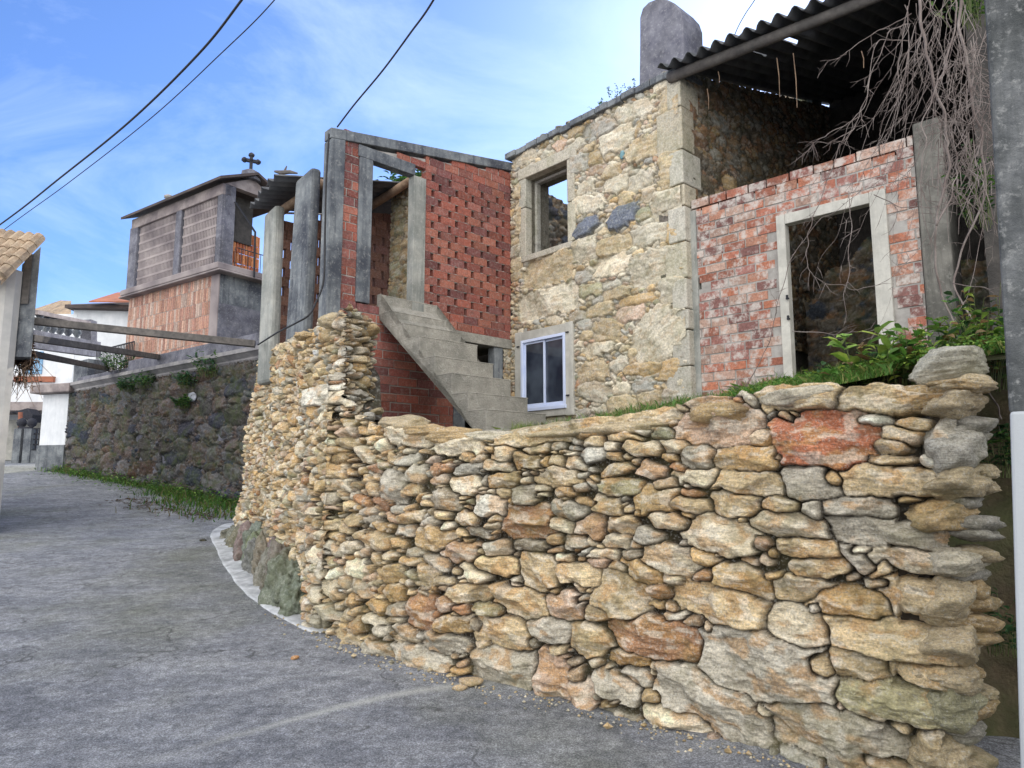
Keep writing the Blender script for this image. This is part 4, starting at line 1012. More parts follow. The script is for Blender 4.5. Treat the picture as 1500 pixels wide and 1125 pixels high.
mb = MB(); mb.fbox(DW, f0, d0 - .03, -.09, .03, 2.1, fz1); mb.fbox(DW, d1 + .03, f1, -.09, .03, 2.1, fz1); mb.fbox(DW, d0 - .03, d1 + .03, -.09, .029, dz1 + .02, fz1)
dfr = mb.build('door_frame', M['trim'], shed, bevel=.008)
for z in (DW.hit(1152, 440)[1], DW.hit(1152, 470)[1]):
    mb = MB(); mb.fbox(DW, d0 - .05, d0 - .03, .035, .06, z, z + .05); mb.fbox(DW, d0 - .055, d0 - .02, .036, .055, z, z + .018)
    mb.build('hinge', M['iron'], dfr)
# pier to the right
pz = DW.hit(1380, 190)[1]
mb = MB(); mb.fbox(DW, DW.hit(1352, 400)[0] + .01, DW.hit(1398, 400)[0], -.35, .03, 2.0, pz + .15); mb.build('concrete_pier', M['concd'], shed, bevel=.02)
# closed dark interior and far walls
mb = MB()
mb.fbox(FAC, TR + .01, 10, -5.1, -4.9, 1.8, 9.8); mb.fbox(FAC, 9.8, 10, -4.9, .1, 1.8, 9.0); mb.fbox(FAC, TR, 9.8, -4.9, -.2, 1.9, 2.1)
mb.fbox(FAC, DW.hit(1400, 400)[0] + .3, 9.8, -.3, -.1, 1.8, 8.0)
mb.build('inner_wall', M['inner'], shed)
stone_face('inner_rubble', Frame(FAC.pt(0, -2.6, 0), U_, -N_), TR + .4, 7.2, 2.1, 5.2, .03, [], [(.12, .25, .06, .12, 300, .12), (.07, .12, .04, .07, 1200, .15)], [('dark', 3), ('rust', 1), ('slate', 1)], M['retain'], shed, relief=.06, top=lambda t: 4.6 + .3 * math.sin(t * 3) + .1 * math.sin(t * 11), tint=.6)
z0e = FAC.hit(1003, 96)[1]
tE = FAC.hit(1240, 0)[0]; z1e = FAC.hit(1240, 0)[1]
zr = lambda t: z0e + (z1e - z0e) * (t - TR) / (tE - TR)
TE = 10.2
rise = .28
def RP(t, off): return FAC.pt(t, off, zr(t) - off * rise)
holes = {(.16, .1), (.215, .1), (.255, .1)}
nwv = 34
def skp(v_, u_):
    k = int(v_ * nwv * 8)
    return (int(u_ * 10) == 1 and k in (36, 37, 38, 52, 53, 54, 55, 67, 68)) or (int(u_ * 10) == 1 and k in (61,))
def roofsheet():
    return sheet('corrugated_roof', RP(TR - .12, .32), RP(TR - .12, -5.2), RP(TE, .32), RP(TE, -5.2), nwv, .045, M['sheet'], shed, ragged=.012, skip=skp)
roofsheet()
mb = MB(); mb.tube([RP(TR - .1, .1) - Vector((0, 0, .12)), RP(TR + 2, .1) - Vector((0, 0, .14)), RP(TE, .1) - Vector((0, 0, .12))], [.075, .065, .06], 12); mb.build('eave_pole', M['wood'], shed, smooth=True)
for o_ in ():
    mb = MB(); mb.tube([RP(TR, o_) - Vector((0, 0, .12)), RP(TE, o_) - Vector((0, 0, .12))], .06, 8); mb.build('purlin', M['log'], shed, smooth=True)
for (px, py, l_) in ((1138, 85, 62), (1162, 78, 85), (1036, 130, 36), (1262, 75, 25), (1052, 105, 20)):
    t_, z_ = FAC.hit(px, py); dz = l_ * 8.5 / F
    mb = MB(); mb.tube([FAC.pt(t_, 0, z_), FAC.pt(t_ + .02, .01, z_ - dz * .5), FAC.pt(t_ + .01, 0, z_ - dz)], [.006, .006, .004], 5)
    mb.build('dangling_root', M['log'], shed)

# ------------------------------------------------------------------ concrete post at the right edge
post = thing('concrete_post', tuple(P(1540, 1000, 3.0)), 'tall rough concrete post with a paler lower section at the right edge of the photo', 'post')
mb = MB(); a = P(1478, 607, 3.0); b_ = P(1438, -60, 3.0); wd = .34
wv = Vector((.80, -.60, 0)) * wd; dv = Vector((.60, .80, 0)) * .34
mb.hexa([a, a + wv, a + wv + dv, a + dv, b_, b_ + wv, b_ + wv + dv, b_ + dv])
M['post'] = mat_plain('mossy_post', (.09, .095, .10), (.20, .205, .205), 9, (.035, .04, .04), 3, .8, drip=0.7, spots=(.34, .34, .33), spamt=.6, bstr=1, bsc=45, bdist=.012)
mb.build('shaft', M['post'], post, bevel=.02)
mb = MB(); a = P(1479, 603, 2.97); b_ = P(1500, 1300, 2.97); wd = .5
wv = Vector((.80, -.60, 0)) * wd; dv = Vector((.60, .80, 0)) * .38
mb.hexa([b_, b_ + wv, b_ + wv + dv, b_ + dv, a, a + wv, a + wv + dv, a + dv])
M['basec'] = mat_plain('pale_base', (.36, .38, .40), (.48, .50, .51), 4, (.22, .23, .24), 2, .6, stretch=(1, 1, .4), bstr=.4)
mb.build('base', M['basec'], post, bevel=.012)

# earth bank between the wall end and the post
xs_ = np.arange(1.9, 7.5, .07); zq = np.arange(-.3, 2.5, .07)
Xb, Zb = np.meshgrid(xs_, zq, indexing='ij')
Yb = 4.55 + .18 * Zb + fbm(Xb * 2, Zb * 2, 4, 5) * .35 + np.maximum(0, Xb - 2.3) * -.25
Yb = np.where(Zb > 2.2, Yb + (Zb - 2.2) * 6, Yb)
bank_ = emit_grid('earth_bank', Xb, Yb, Zb, np.ones(Xb.shape + (3,)), np.ones((len(xs_) - 1, len(zq) - 1), bool), M['soil'], base=(2.5, 4.6, 0)); tag(bank_, kind='structure')

# ------------------------------------------------------------------ far left: retaining wall and its coping
RD = vpdir(-600); O_r = P(372, 700, 15.4)
RT = Frame(O_r, RD, (-RD.y, RD.x) if (-RD.y * -O_r.x + RD.x * -O_r.y) > 0 else (RD.y, -RD.x))
tr1 = RT.hit(101, 620)[0]; zc = RT.hit(250, 550)[1]
retain = thing('retaining_wall', tuple(RT.pt(tr1 / 2, 0, 1.2)), 'long dark mossy stone retaining wall with a moulded coping, left of the tan dry stone wall', 'stone wall')
stone_face('masonry', RT, -1.6, tr1, .4, zc + .02, .025, [], [(.26, .46, .14, .21, 900, .10), (.16, .26, .08, .14, 2500, .13), (.08, .14, .05, .08, 2000, .18)], [('grey', 4), ('pink', 3), ('dark', 3), ('slate', 1.5), ('rust', 1)], M['retain'], retain, relief=.06, R=.04, tint=(.26, .27, .33), gapcol=(.05, .045, .04), rough=1.0, pr=(3, 6), facet=.15)
mb = MB(); mb.fbox(RT, -1.6, tr1, -1.0, -.03, .2, zc); mb.build('wall_core', M['purp'], retain)
tcop = RT.hit(318, 540)[0]
mb = MB()
prof = [(-.2, 0), (.03, 0), (.06, .04), (.06, .08), (.16, .16), (.20, .18), (.20, .27), (-.2, .27)]
pa = [RT.pt(tcop - 3, o, zc + z) for o, z in prof]; v_ = RT.pt(tr1 + .2, 0, 0) - RT.pt(tcop - 3, 0, 0)
mb.prism(pa, v_); mb.build('coping', M['trim'] if False else mat_plain('granite_coping', (.26, .25, .25), (.38, .36, .35), 5, (.10, .10, .12), 1.5, .7, bstr=.5), retain)
mb = MB(); mb.fbox(RT, tcop - 3, RT.hit(190, 545)[0], -.3, .06, zc + .271, zc + .60); mb.fbox(RT, RT.hit(190, 545)[0], tr1 - .5, -.3, .06, zc + .271, zc + .42)
mb.build('parapet', M['purp'], retain, bevel=.02)
# raised ground behind it
g0, g1_ = RT.pt(-2, -.6, 0), RT.pt(tr1 + .5, -.6, 0); bk = -RT.n
mb = MB(); zt = zc + .2
mb.add([(g0.x, g0.y, zt), (g1_.x, g1_.y, zt), (g1_.x + bk.x * 14, g1_.y + bk.y * 14, zt), (g0.x + bk.x * 14, g0.y + bk.y * 14, zt)], [(0, 1, 2, 3)])
o = mb.build('upper_terrace', M['soil'], None, (g0.x, g0.y, zt)); tag(o, kind='structure')

# ------------------------------------------------------------------ granary
GD = vpdir(-735); GN = Vector((GD.y, -GD.x)); OG = P(322, 400, 17.4)
if GN.dot(Vector((-OG.x, -OG.y))) < 0: GN = -GN
GL = Frame(OG, GD, GN)                       # long side, t grows to the left
GR = Frame(OG, -GN, -GD)                     # right end face, t grows away
gw = GR.hit(384, 420)[0] * .96; tL_ = GL.hit(192, 380)[0]
zg = {k: v for k, v in (('s0', GL.hit(317, 402)[1]), ('s1', GL.hit(320, 388)[1]), ('u1', GL.hit(316, 290)[1]))}
gran = thing('granary', tuple(GL.pt(tL_ / 2, -gw / 2, zc)), 'old granary with pale slatted panels over reddish brick and a stone cross on its gable', 'granary')
mb = MB(); bricks(mb, GL, .35, tL_ * .99, zc + .1, zg['s0'], 0, .085, .36, .014, [(.44, .24, .17), (.50, .31, .23), (.38, .20, .15), (.46, .34, .28)], thick=.05, miss=.004); mb.build('lower_brick_wall', M['granw'], gran)
mb = MB(); mb.fbox(GL, .02, tL_ * .99, -gw, -.008, zc - .4, zg['s0']); mb.build('lower_body', M['mortar'], gran)
mb = MB(); mb.fbox(GL, 0, .35, -.2, .012, zc - .4, zg['s0']); mb.build('corner_quoin', M['slat'], gran, bevel=.01)
mb = MB(); mb.fbox(GR, 0.01, gw + .6, -.2, .03, zc - 2.6, zg['s0'] - .75); mb.build('lower_side_wall', M['purp'], gran)
mb = MB(); mb.fbox(GR, 0.02, gw + .6, -.2, .01, zg['s0'] - .76, zg['s0']); mb.build('side_wall', M['concd'], gran)
mb = MB(); mb.fbox(GL, -.30, tL_ + .15, -gw - .3, .22, zg['s0'], zg['s0'] + .05); mb.fbox(GL, -.2, tL_ + .1, -gw - .2, .2, zg['s0'] + .07, zg['s1']); mb.build('floor_slab', M['slat'], gran, bevel=.03)
z0, z1 = zg['s1'], zg['u1']
def gpx(px): return GL.hit(px, 350)[0]
for a, b_ in ((318, 325), (258, 266), (192, 203)):
    t0_, t1_ = sorted((max(gpx(b_), -.02) if b_ > 300 else gpx(b_), gpx(a)))
    mb = MB(); mb.fbox(GL, t0_, t1_, -.25, .05, z0, z1 + .05); mb.build('corner_post' if a != 258 else 'middle_post', M['purp'], gran, bevel=.02)
for a, b_ in ((267, 317), (204, 257)):
    t0_, t1_ = gpx(b_), gpx(a); mb = MB(); nrow = 7; nb = int((t1_ - t0_) / .068); rh = (z1 - z0) / nrow
    for r in range(nrow):
        mb.fbox(GL, t0_, t1_, -.05, .0, z0 + r * rh, z0 + r * rh + rh * .24)
        for k in range(nb):
            tt = t0_ + (k + .0) * (t1_ - t0_) / nb
            mb.fbox(GL, tt, tt + .034, -.05, -.004, z0 + r * rh + rh * .24, z0 + (r + 1) * rh)
    mb.build('slatted_panel', M['slat'], gran)
M['pink'] = mat_plain('weathered_stone_band', (.26, .22, .21), (.38, .33, .31), 5, (.12, .10, .11), 2, .7)
mb = MB(); mb.fbox(GL, -.02, tL_, -.2, .06, z1, z1 + .30); mb.build('frieze', M['pink'], gran, bevel=.02)
mb = MB(); mb.fbox(GL, .1, tL_ - .1, -gw + .1, -.4, z0, z0 + .02); mb.build('inner_floor', M['inner'], gran)
# right face: post, open end with railing, reddish brick far side
mb = MB(); mb.fbox(GR, .0, GR.hit(342, 350)[0], -.25, .02, z0, z1 + .3); mb.build('end_pillar', M['purp'], gran, bevel=.02)
mb = MB(); mb.fbox(GR, GR.hit(342, 350)[0], gw, -.6, -.5, z0 + .9, z1 + .3); mb.fbox(GR, GR.hit(342, 350)[0], gw + .3, -1.7, -1.6, z0, z1 + .2); mb.build('inner_wall', M['inner'], gran)
mb = MB(); bricks(mb, GR, GR.hit(342, 350)[0], gw + .3, z0 + .05, z0 + 1.0, -.55, .07, .30, .02, [(.50, .17, .06), (.42, .13, .06), (.55, .22, .09)], thick=.04); mb.build('orange_brick_screen', M['brick'], gran)
zr0 = z1 + .30; gpk = GR.hit(370, 262)[1]; rm = GR.hit(370, 262)[0]
mb = MB(); mb.prism([GR.pt(0, .02, zr0), GR.pt(rm * 2, .02, zr0), GR.pt(rm, .02, gpk)], (-GR.n.x * .2, -GR.n.y * .2, 0)); mb.build('gable', M['pink'], gran)
RB0 = [GL.pt(-.25, .28, zr0 - .02), GL.pt(tL_ + .2, .28, zr0 - .02), GL.pt(tL_ + .2, -rm, gpk + .05), GL.pt(-.25, -rm, gpk + .05)]
mb = MB(); mb.prism(RB0, (0, 0, .07)); 
mb.prism([GL.pt(-.25, -2 * rm - .28, zr0 - .02), GL.pt(tL_ + .2, -2 * rm - .28, zr0 - .02), GL.pt(tL_ + .2, -rm, gpk + .05), GL.pt(-.25, -rm, gpk + .05)], (0, 0, .07)); mb.build('roof', M['tiled'], gran)
def frust(mb, c, r0, r1, h, n=4): mb.lathe(c, [(r0, 0), (r1, h)], n)
c = GR.pt(rm, -.1, gpk + .05)
mb = MB(); mb.lathe(c, [(.28, -.1), (.30, -.05), (.26, .0), (.24, .14), (.14, .20)], 8); bs = mb.build('cross_base', M['purp'], gran)
mb = MB(); cc = c + Vector((0, 0, .18)); gd3 = Vector((.9, .43, 0))
mb.beam(cc, cc + Vector((0, 0, .46)), .08, .08); mb.beam(cc + Vector((0, 0, .30)) - gd3 * .16, cc + Vector((0, 0, .30)) + gd3 * .16, .08, .08)
for q_ in (cc + Vector((0, 0, .46)), cc + Vector((0, 0, .30)) - gd3 * .17, cc + Vector((0, 0, .30)) + gd3 * .17):
    mb.lathe(q_ - Vector((0, 0, .07)), [(.03, 0), (.085, .05), (.085, .09), (.03, .14)], 6)
mb.build('cross', M['sil'], gran)
c = GL.pt(GL.hit(245, 318, -rm)[0], -rm, 0); cz_ = gpk + .16
mb = MB(); mb.lathe((c.x, c.y, cz_ - .1), [(.17, 0), (.15, .1), (.10, .30), (.08, .36), (.13, .40), (.13, .46), (.05, .50)], 8); mb.build('finial', M['mortar'], gran)
mb = MB()
for k in range(9):
    t = GR.hit(342, 350)[0] + k * .19; mb.tube([GR.pt(t, .1, z0 + .0), GR.pt(t, .1, z0 + .52)], .010, 5)
mb.tube([GR.pt(.4, .1, z0 + .52), GR.pt(gw + .3, .1, z0 + .52)], .014, 5)
mb.tube([GR.pt(.3, .02, z1 - .1), GR.pt(.75, .3, z0 + 1.0), GR.pt(.78, .3, z0 - .2)], .03, 6)
mb.build('railing', M['iron'], gran)

# ------------------------------------------------------------------ houses behind
wh = thing('white_house', tuple(P(150, 520, 31)), 'white rendered house with a dark hipped roof behind the balustrade', 'house')
fr = Frame(P(104, 500, 30), (1, .12), (.12, -1)); 
mb = MB(); mb.fbox(fr, 0, 4.5, -5, 0, 3, P(104, 446, 30).z); mb.build('wall', M['white'], wh)
e0 = P(95, 446, 29.6); e1 = P(215, 446, 30); rg = P(200, 424, 33); rz = e0.z
mb = MB(); 
A_ = Vector((e0.x, 29.6, rz)); B_ = Vector((e0.x + 6, 29.8, rz)); Cc = Vector((e0.x + 6, 34.6, rz + 1.5)); D_ = Vector((e0.x + 3.2, 34.6, rz + 1.5))
mb.add([A_, B_, Cc, D_, A_ + Vector((0, 0, -.14)), B_ + Vector((0, 0, -.14)), Vector((A_.x, 38, rz)), Vector((A_.x, 38, rz - .14))], [(0, 1, 2, 3), (0, 4, 5, 1), (0, 3, 6), (0, 6, 7, 4), (4, 7, 5)])
mb.build('roof', M['tiled'], wh)
mb = MB(); a = P(128, 446, 29.3); mb.prism([P(130, 443, 29.3), P(205, 443, 29.3), P(200, 430, 31.5), P(172, 430, 31.5)], (0, 0, .06)); mb.build('red_tile_patch', M['redt'], wh)
lw = thing('tile_roofed_house', tuple(P(70, 520, 34)), 'distant house with a long orange tiled roof seen left of the white house', 'house')
mb = MB(); mb.prism([P(40, 462, 34), P(104, 462, 33), P(104, 445, 35), P(88, 444, 36), P(40, 460, 36)], (0, 0, .15)); mb.build('roof', M['tile'], lw)
mb = MB(); a = P(40, 463, 34.5); mb.hexa([Vector((a.x, 34.4, 2.5)), Vector((a.x + 3.2, 34.0, 2.5)), Vector((a.x + 3.2, 38, 2.5)), Vector((a.x, 38, 2.5)), Vector((a.x, 34.4, a.z - .02)), Vector((a.x + 3.2, 34.0, a.z - .02)), Vector((a.x + 3.2, 38, a.z - .02)), Vector((a.x, 38, a.z - .02))]); mb.build('wall', M['trim'], lw)

bal = thing('balustrade', tuple(P(100, 500, 24)), 'grey stone balustrade with turned balusters on the terrace edge behind the beams', 'balustrade')
Yl, Yr = 21.5, 25.5
def BP(px, py): return P(px, py, Yl + (Yr - Yl) * (px - 50) / 90)
mb = MB(); mb.beam(BP(48, 457), BP(134, 475), .3, .13); mb.build('rail', M['pink'], bal)
mb = MB(); mb.beam(BP(40, 496), BP(140, 512), .35, .55); mb.build('terrace_edge', M['purp'], bal)
for px in (56, 66, 76, 87, 99, 112):
    t = (px - 50) / 90; a = BP(px, 488 + t * 14); b_ = BP(px, 461 + t * 15); h = b_.z - a.z
    mb = MB(); mb.lathe(a, [(.11, 0), (.11, .05 * h), (.05, .12 * h), (.15, .35 * h), (.13, .5 * h), (.05, .72 * h), (.07, .85 * h), (.11, .95 * h), (.11, h)], 10); mb.build('baluster', M['concd'], bal, smooth=True)
a = BP(130, 507); b_ = BP(130, 470); mb = MB(); mb.beam(a, b_, .38, .38); mb.build('pedestal', M['purp'], bal)
# iron railing on the retaining wall and below
mb = MB(); r0_, r1_ = RT.hit(190, 520)[0], RT.hit(136, 520)[0]
for k in range(26):
    t = r0_ + (r1_ - r0_) * k / 25; z = zc + .42; mb.tube([RT.pt(t, -.1, z), RT.pt(t, -.1, z + .75)], .012, 4)
mb.tube([RT.pt(r0_, -.1, zc + 1.17), RT.pt(r1_, -.1, zc + 1.17)], .02, 5); mb.tube([RT.pt(r0_, -.1, zc + .5), RT.pt(r1_, -.1, zc + .5)], .015, 5)
o = mb.build('iron_railing', M['iron'], None, tuple(RT.pt(r0_, -.1, zc + .4))); tag(o, 'dark iron railing of thin upright bars on top of the mossy retaining wall', 'railing')
# mossy block at the end of the retaining wall
mb = MB(); mb.fbox(RT, tr1 - 1.1, tr1 - .1, -.5, .03, zc + .272, zc + .95); mb.build('end_block', M['concd'], retain, bevel=.02)
# rendered end pier with grey foot
pier = thing('rendered_pier', tuple(RT.pt(tr1 + .9, 0, 1.5)), 'white rendered pier with grey foot at the far end of the mossy retaining wall', 'pier')
PX = Frame(RT.pt(tr1 + .02, .06, 0), vpdir(-2500), (-.2, -1))
tt = PX.hit(60, 620)[0]; zf = PX.hit(80, 652)[1]; zt_ = PX.hit(80, 582)[1]
mb = MB(); mb.fbox(PX, 0, tt, -1, 0, zf, zt_ + .1); mb.build('render_panel', M['white'], pier, bevel=.01)
mb = MB(); mb.fbox(PX, -.02, tt + .05, -1, .04, .5, zf); mb.build('grey_foot', M['concd'], pier, bevel=.01)
mb = MB(); mb.fbox(PX, -.3, tt + .25, -1.2, .3, zt_ + .11, zt_ + .38); mb.build('balcony_slab', M['pink'], pier, bevel=.03)
# street house, gate, low garden wall
sh = thing('street_house', tuple(P(30, 600, 32)), 'white house with blue window and awning at the end of the lane', 'house')
SHf = Frame(P(12, 600, 30), (1, .0), (0, -1))
zz0 = P(30, 590, 30).z; zz1 = P(30, 500, 30).z
mb = MB(); mb.fbox(SHf, -3, 2.6, -6, 0, zz0 - .4, zz1 + 1.2); mb.build('upper_wall', M['white'], sh)
mb = MB(); mb.fbox(SHf, -3, 4, -1.2, .9, P(30, 592, 30).z - .35, P(30, 592, 30).z); mb.build('balcony_slab', M['pink'], sh)
mb = MB(); mb.fbox(SHf, -3, 4, -4.2, -4, 1.2, zz0); mb.build('lower_wall', M['trim'], sh)
mb = MB(); mb.fbox(SHf, .5, 1.3, -.02, .05, P(30, 548, 30).z, P(30, 515, 30).z); mb.build('window', mat_plain('blue_glass', (.14, .30, .48), (.22, .40, .58), 2, rough=.2, bstr=0), sh)
mb = MB(); mb.fbox(SHf, .2, 1.9, -.02, .15, P(30, 560, 30).z, P(30, 552, 30).z); mb.build('window_sill', M['redt'], sh)
mb = MB(); mb.prism([P(13, 605, 28.4), P(40, 598, 28.4), P(48, 607, 28.4), P(45, 618, 28.4), P(33, 612, 28.4), P(22, 604, 28.4)], (0, .6, 0)); mb.build('awning', M['sil'], sh)
mb = MB(); mb.tube([P(30, 604, 28), P(29, 700, 28)], .08, 8); mb.build('veranda_post', M['redt'], sh)
GW = Frame(P(60, 680, 26.5), (-1, .1), (-.1, -1))
gw_ = thing('garden_wall', tuple(GW.pt(1, 0, 1.8)), 'low grey rendered garden wall with dark lattice on top, left of the white pier', 'wall')
zg0 = GW.hit(50, 660)[1]; mb = MB(); mb.fbox(GW, -.5, .75, -.2, 0, 1.0, zg0); mb.build('base_wall', M['concd'], gw_)
mb = MB()
for k in range(9):
    t = -.3 + k * .13; mb.fbox(GW, t, t + .045, -.12, -.08, zg0, zg0 + .85)
for k in range(5): mb.fbox(GW, -.3, .75, -.125, -.075, zg0 + k * .2, zg0 + k * .2 + .05)
mb.build('lattice', M['iron'], gw_)
for i, px in enumerate((36, 21)):
    t_, zb_ = GW.hit(px, 700); mb = MB(); zt2 = GW.hit(px, 628)[1]
    mb.fbox(GW, t_ - .15, t_ + .15, -.3, .05, 1.0, zt2); c = GW.pt(t_, -.12, zt2)
    o = mb.build('gate_post', M['concd'], None, tuple(GW.pt(t_, 0, 1.5)), bevel=.01)
    tag(o, ['grey gate post with dark ball nearest the low garden wall', 'grey gate post with dark ball farther left, next to the roadside building'][i], 'gate post', 'gate posts at the end of the lane')
    mb = MB(); mb.lathe(c, [(.10, 0), (.05, .05), (.14, .13), (.17, .24), (.13, .35), (.02, .41)], 10); mb.build('ball', M['sil'], o, smooth=True)
t_, _ = GW.hit(28, 690); mb = MB(); mb.fbox(GW, t_ - .25, t_ + .25, -.1, -.05, 1.2, zg0 + .9); o = mb.build('garden_gate', M['sil'], None, tuple(GW.pt(t_, 0, 1.5))); tag(o, 'dark closed metal garden gate between the two ball topped posts', 'gate')

# ------------------------------------------------------------------ roadside building at the left edge
rb = thing('roadside_building', tuple(P(5, 690, 12.2)), 'pale rendered building corner with clay tiled roof at the left edge of the lane', 'building')
a = P(19, 400, 12.0); zt1 = P(10, 392, 12).z
ax = a.x; mb = MB()
ring = [(ax - 5, 12.0), (ax - .25, 12.0), (ax - .12, 12.03), (ax - .03, 12.12), (ax - .01, 12.25), (ax * 13.2 / 12.1, 13.2), (ax - 5, 14.2)]
mb.prism([Vector((x, y, 0.2)) for x, y in ring], (0, 0, zt1 - .2)); mb.build('wall', mat_plain('cream_render', (.42, .41, .38), (.55, .53, .49), 2.5, (.30, .30, .30), 1.5, .5, bstr=.3), rb)
b0 = P(19, 523, 12.3); b1 = P(54, 365, 12.3)
mb = MB(); x0, x1 = b0.x + .01, P(53, 440, 12.3).x
kx = 13.1 / 12.3; mb.hexa([Vector((x0, 12.3, b0.z)), Vector((x1, 12.3, b0.z)), Vector((x1 * kx, 13.1, b0.z)), Vector((x0 * kx, 13.1, b0.z)), Vector((x0, 12.3, b1.z - .28)), Vector((x1, 12.3, b1.z + .05)), Vector((x1 * kx, 13.1, b1.z + .05)), Vector((x0 * kx, 13.1, b1.z - .28))]); mb.build('overhanging_box', M['concd'], rb, bevel=.01)
mb = MB(); mb.fbox(Frame((x0, 12.28), (1, 0), (0, -1)), .06, x1 - x0 - .12, -.01, .012, b0.z + .95, b1.z - .1); mb.build('shutter', M['wood'], rb)
A = P(58, 352, 12.0); B = P(-60, 338, 12.6); A2 = P(2, 408, 11.5); B2 = P(-120, 400, 12.1)
mb = MB()
for k in range(10):
    u = k / 9; p0 = Vector(A).lerp(B, u) ; p1 = Vector(A2).lerp(B2, u)
    for j in range(5):
        q0 = p0.lerp(p1, j / 5 - .03); q1 = p0.lerp(p1, (j + 1) / 5 + .02)
        mb.tube([q0 + Vector((0, 0, .05)), q1 + Vector((0, 0, .075))], [.085, .10], 8)
mb.add([A - Vector((0, 0, .03)), B, B2, A2 - Vector((0, 0, .03)), A + Vector((0, .0, -.10)), A2 + Vector((0, 0, -.12))], [(0, 1, 2, 3), (0, 3, 5, 4)])
mb.build('tile_roof', M['tile'], rb)
# beams across the lane
_q = 0
perg = thing('pergola', tuple(P(52, 500, 12.6)), 'three long dark beams that cross the lane from the roadside building to the granary terrace', 'pergola')
mb = MB(); mb.beam(P(45, 470, 12.6), P(374, 504, 13.6), .14, .13); mb.build('beam', M['wood'], perg, bevel=.01)
mb = MB(); mb.beam(P(45, 495, 12.9), RT.pt(RT.hit(232, 523)[0], -.1, RT.hit(232, 523)[1]), .13, .13); mb.build('beam', M['wood'], perg, bevel=.01)
mb = MB(); mb.beam(P(45, 518, 13.2), RT.pt(RT.hit(158, 541)[0], -.1, RT.hit(158, 541)[1]), .13, .12); mb.build('beam', M['wood'], perg, bevel=.01)

# ------------------------------------------------------------------ cables
def cable(name, pts, r, label, n=24, sag=0):
    P3 = [np.array(P(*p)) for p in pts]; d = catmull(P3, n) if len(P3) > 2 else None
    mb = MB(); mb.tube([Vector(p) for p in d], r, 6)
    o = mb.build(name, M['cable'], None, tuple(d[0]), smooth=True); tag(o, label, 'cable', None); return o
cable('overhead_cable', [(-140, 425, 24), (0, 329, 19), (90, 259, 16.5), (190, 178, 14), (290, 80, 12), (354, 0, 10.8), (440, -120, 9)], .021, 'thick black overhead cable crossing the sky at top left, above the thinner one')
cable('overhead_cable', [(-140, 450, 24), (0, 341, 19), (100, 268, 16.5), (220, 174, 14), (320, 82, 12), (402, 0, 10.8), (500, -130, 9)], .010, 'thin black overhead cable crossing the sky at top left, below the thicker one')
cable('overhead_cable', [(494, 186, 9.35), (520, 152, 9.0), (560, 104, 8.3), (600, 50, 7.4), (635, 0, 6.6), (700, -120, 5.5)], .011, 'thin black cable rising from the top of the brick annex corner post')
cable('overhead_cable', [(1068, 72, 9.0), (1080, 42, 8.8), (1092, 20, 8.6), (1110, -8, 8.3), (1140, -70, 8)], .006, 'very thin wire rising into the bright sky above the corrugated roof edge')
cable('drooping_cable', [(482, 196, 9.1), (478, 260, 9.1), (476, 340, 9.1), (474, 410, 9.05), (462, 445, 8.9), (452, 462, 8.7), (432, 474, 8.9), (405, 488, 9.6), (378, 505, 10.6)], .013, 'black cable running down the annex corner post and along the top of the stone wall')

# ------------------------------------------------------------------ vegetation
def leafcol(kind):
    b_ = {'g': (.09, .20, .035), 'y': (.24, .34, .06), 'd': (.035, .085, .03), 'l': (.21, .35, .08), 'b': (.06, .13, .07), 'o': (.42, .36, .05), 'n': (.20, .13, .06)}[kind]
    k = random.uniform(.7, 1.35); return (b_[0] * k * random.uniform(.85, 1.15), b_[1] * k, b_[2] * k)
def rdir(up=.3):
    a = random.uniform(0, 2 * math.pi); v = Vector((math.cos(a), math.sin(a), random.uniform(-.3, up + .5))); return v.normalized()
def leafy(name, c, w_, h_, nst, leaf, kinds, label, cat='plant', group=None, nl=9, stemcol=(.12, .15, .05), dep=None, parent=None):
    sep = []; mb = MB(); ms = MB(); c = Vector(c); dep = dep or w_
    for i in range(nst):
        a = random.uniform(0, 2 * math.pi); r = random.random() ** .5
        b0 = c + Vector((math.cos(a) * r * w_ * .6, math.sin(a) * r * dep * .6, 0))
        tip = c + Vector((math.cos(a) * r * w_ * 1.1 + random.gauss(0, w_ * .12), math.sin(a) * r * dep * 1.1, h_ * random.uniform(.5, 1.05) * (1 - .35 * r)))
        mid = b0.lerp(tip, .55) + Vector((random.gauss(0, .02), random.gauss(0, .02), h_ * .08))
        ms.tube([b0, mid, tip], [leaf * .05, leaf * .035, leaf * .015], 4, stemcol)
        if nst <= 10: sep.append(ms); ms = MB()
        kind = random.choice(kinds)
        for k in range(nl):
            t = random.uniform(.15, 1); p = (b0.lerp(mid, t * 2) if t < .5 else mid.lerp(tip, t * 2 - 1))
            mb.leaf(p, rdir(), Vector((random.gauss(0, .3), random.gauss(0, .3), 1)), leaf * random.uniform(.6, 1.25), leaf * random.uniform(.38, .6), leafcol(random.choice(kinds) if random.random() < .3 else kind), random.uniform(.05, .3))
    if parent is not None:
        return mb.build(name, M['leaf'], parent)
    t = thing(name, c, label, cat, group)
    mb.build('foliage', M['leaf'], t)
    for q_ in (sep or [ms]): q_.build('stem', M['leaf'], t)
    return t
def wp(px, py, back=.25):
    """a spot on top of the dry stone wall, 'back' metres behind its face"""
    s_, z_ = wall_hit(px, py); x, y, z = wpt(s_, ztop(s_), -back); return Vector((float(x), float(y), float(z)))
leafy('broadleaf_plant', wp(1262, 566, .35), .16, .52, 7, .13, ['l', 'y', 'l'], 'tall light green broad leaved plant in front of the right door jamb', nl=8)
leafy('broadleaf_plant', wp(1300, 560, .45), .28, .46, 42, .085, ['g', 'g', 'l', 'y', 'd', 'n'], 'bushy mid green plant just left of the pale boulder on the wall', nl=9)
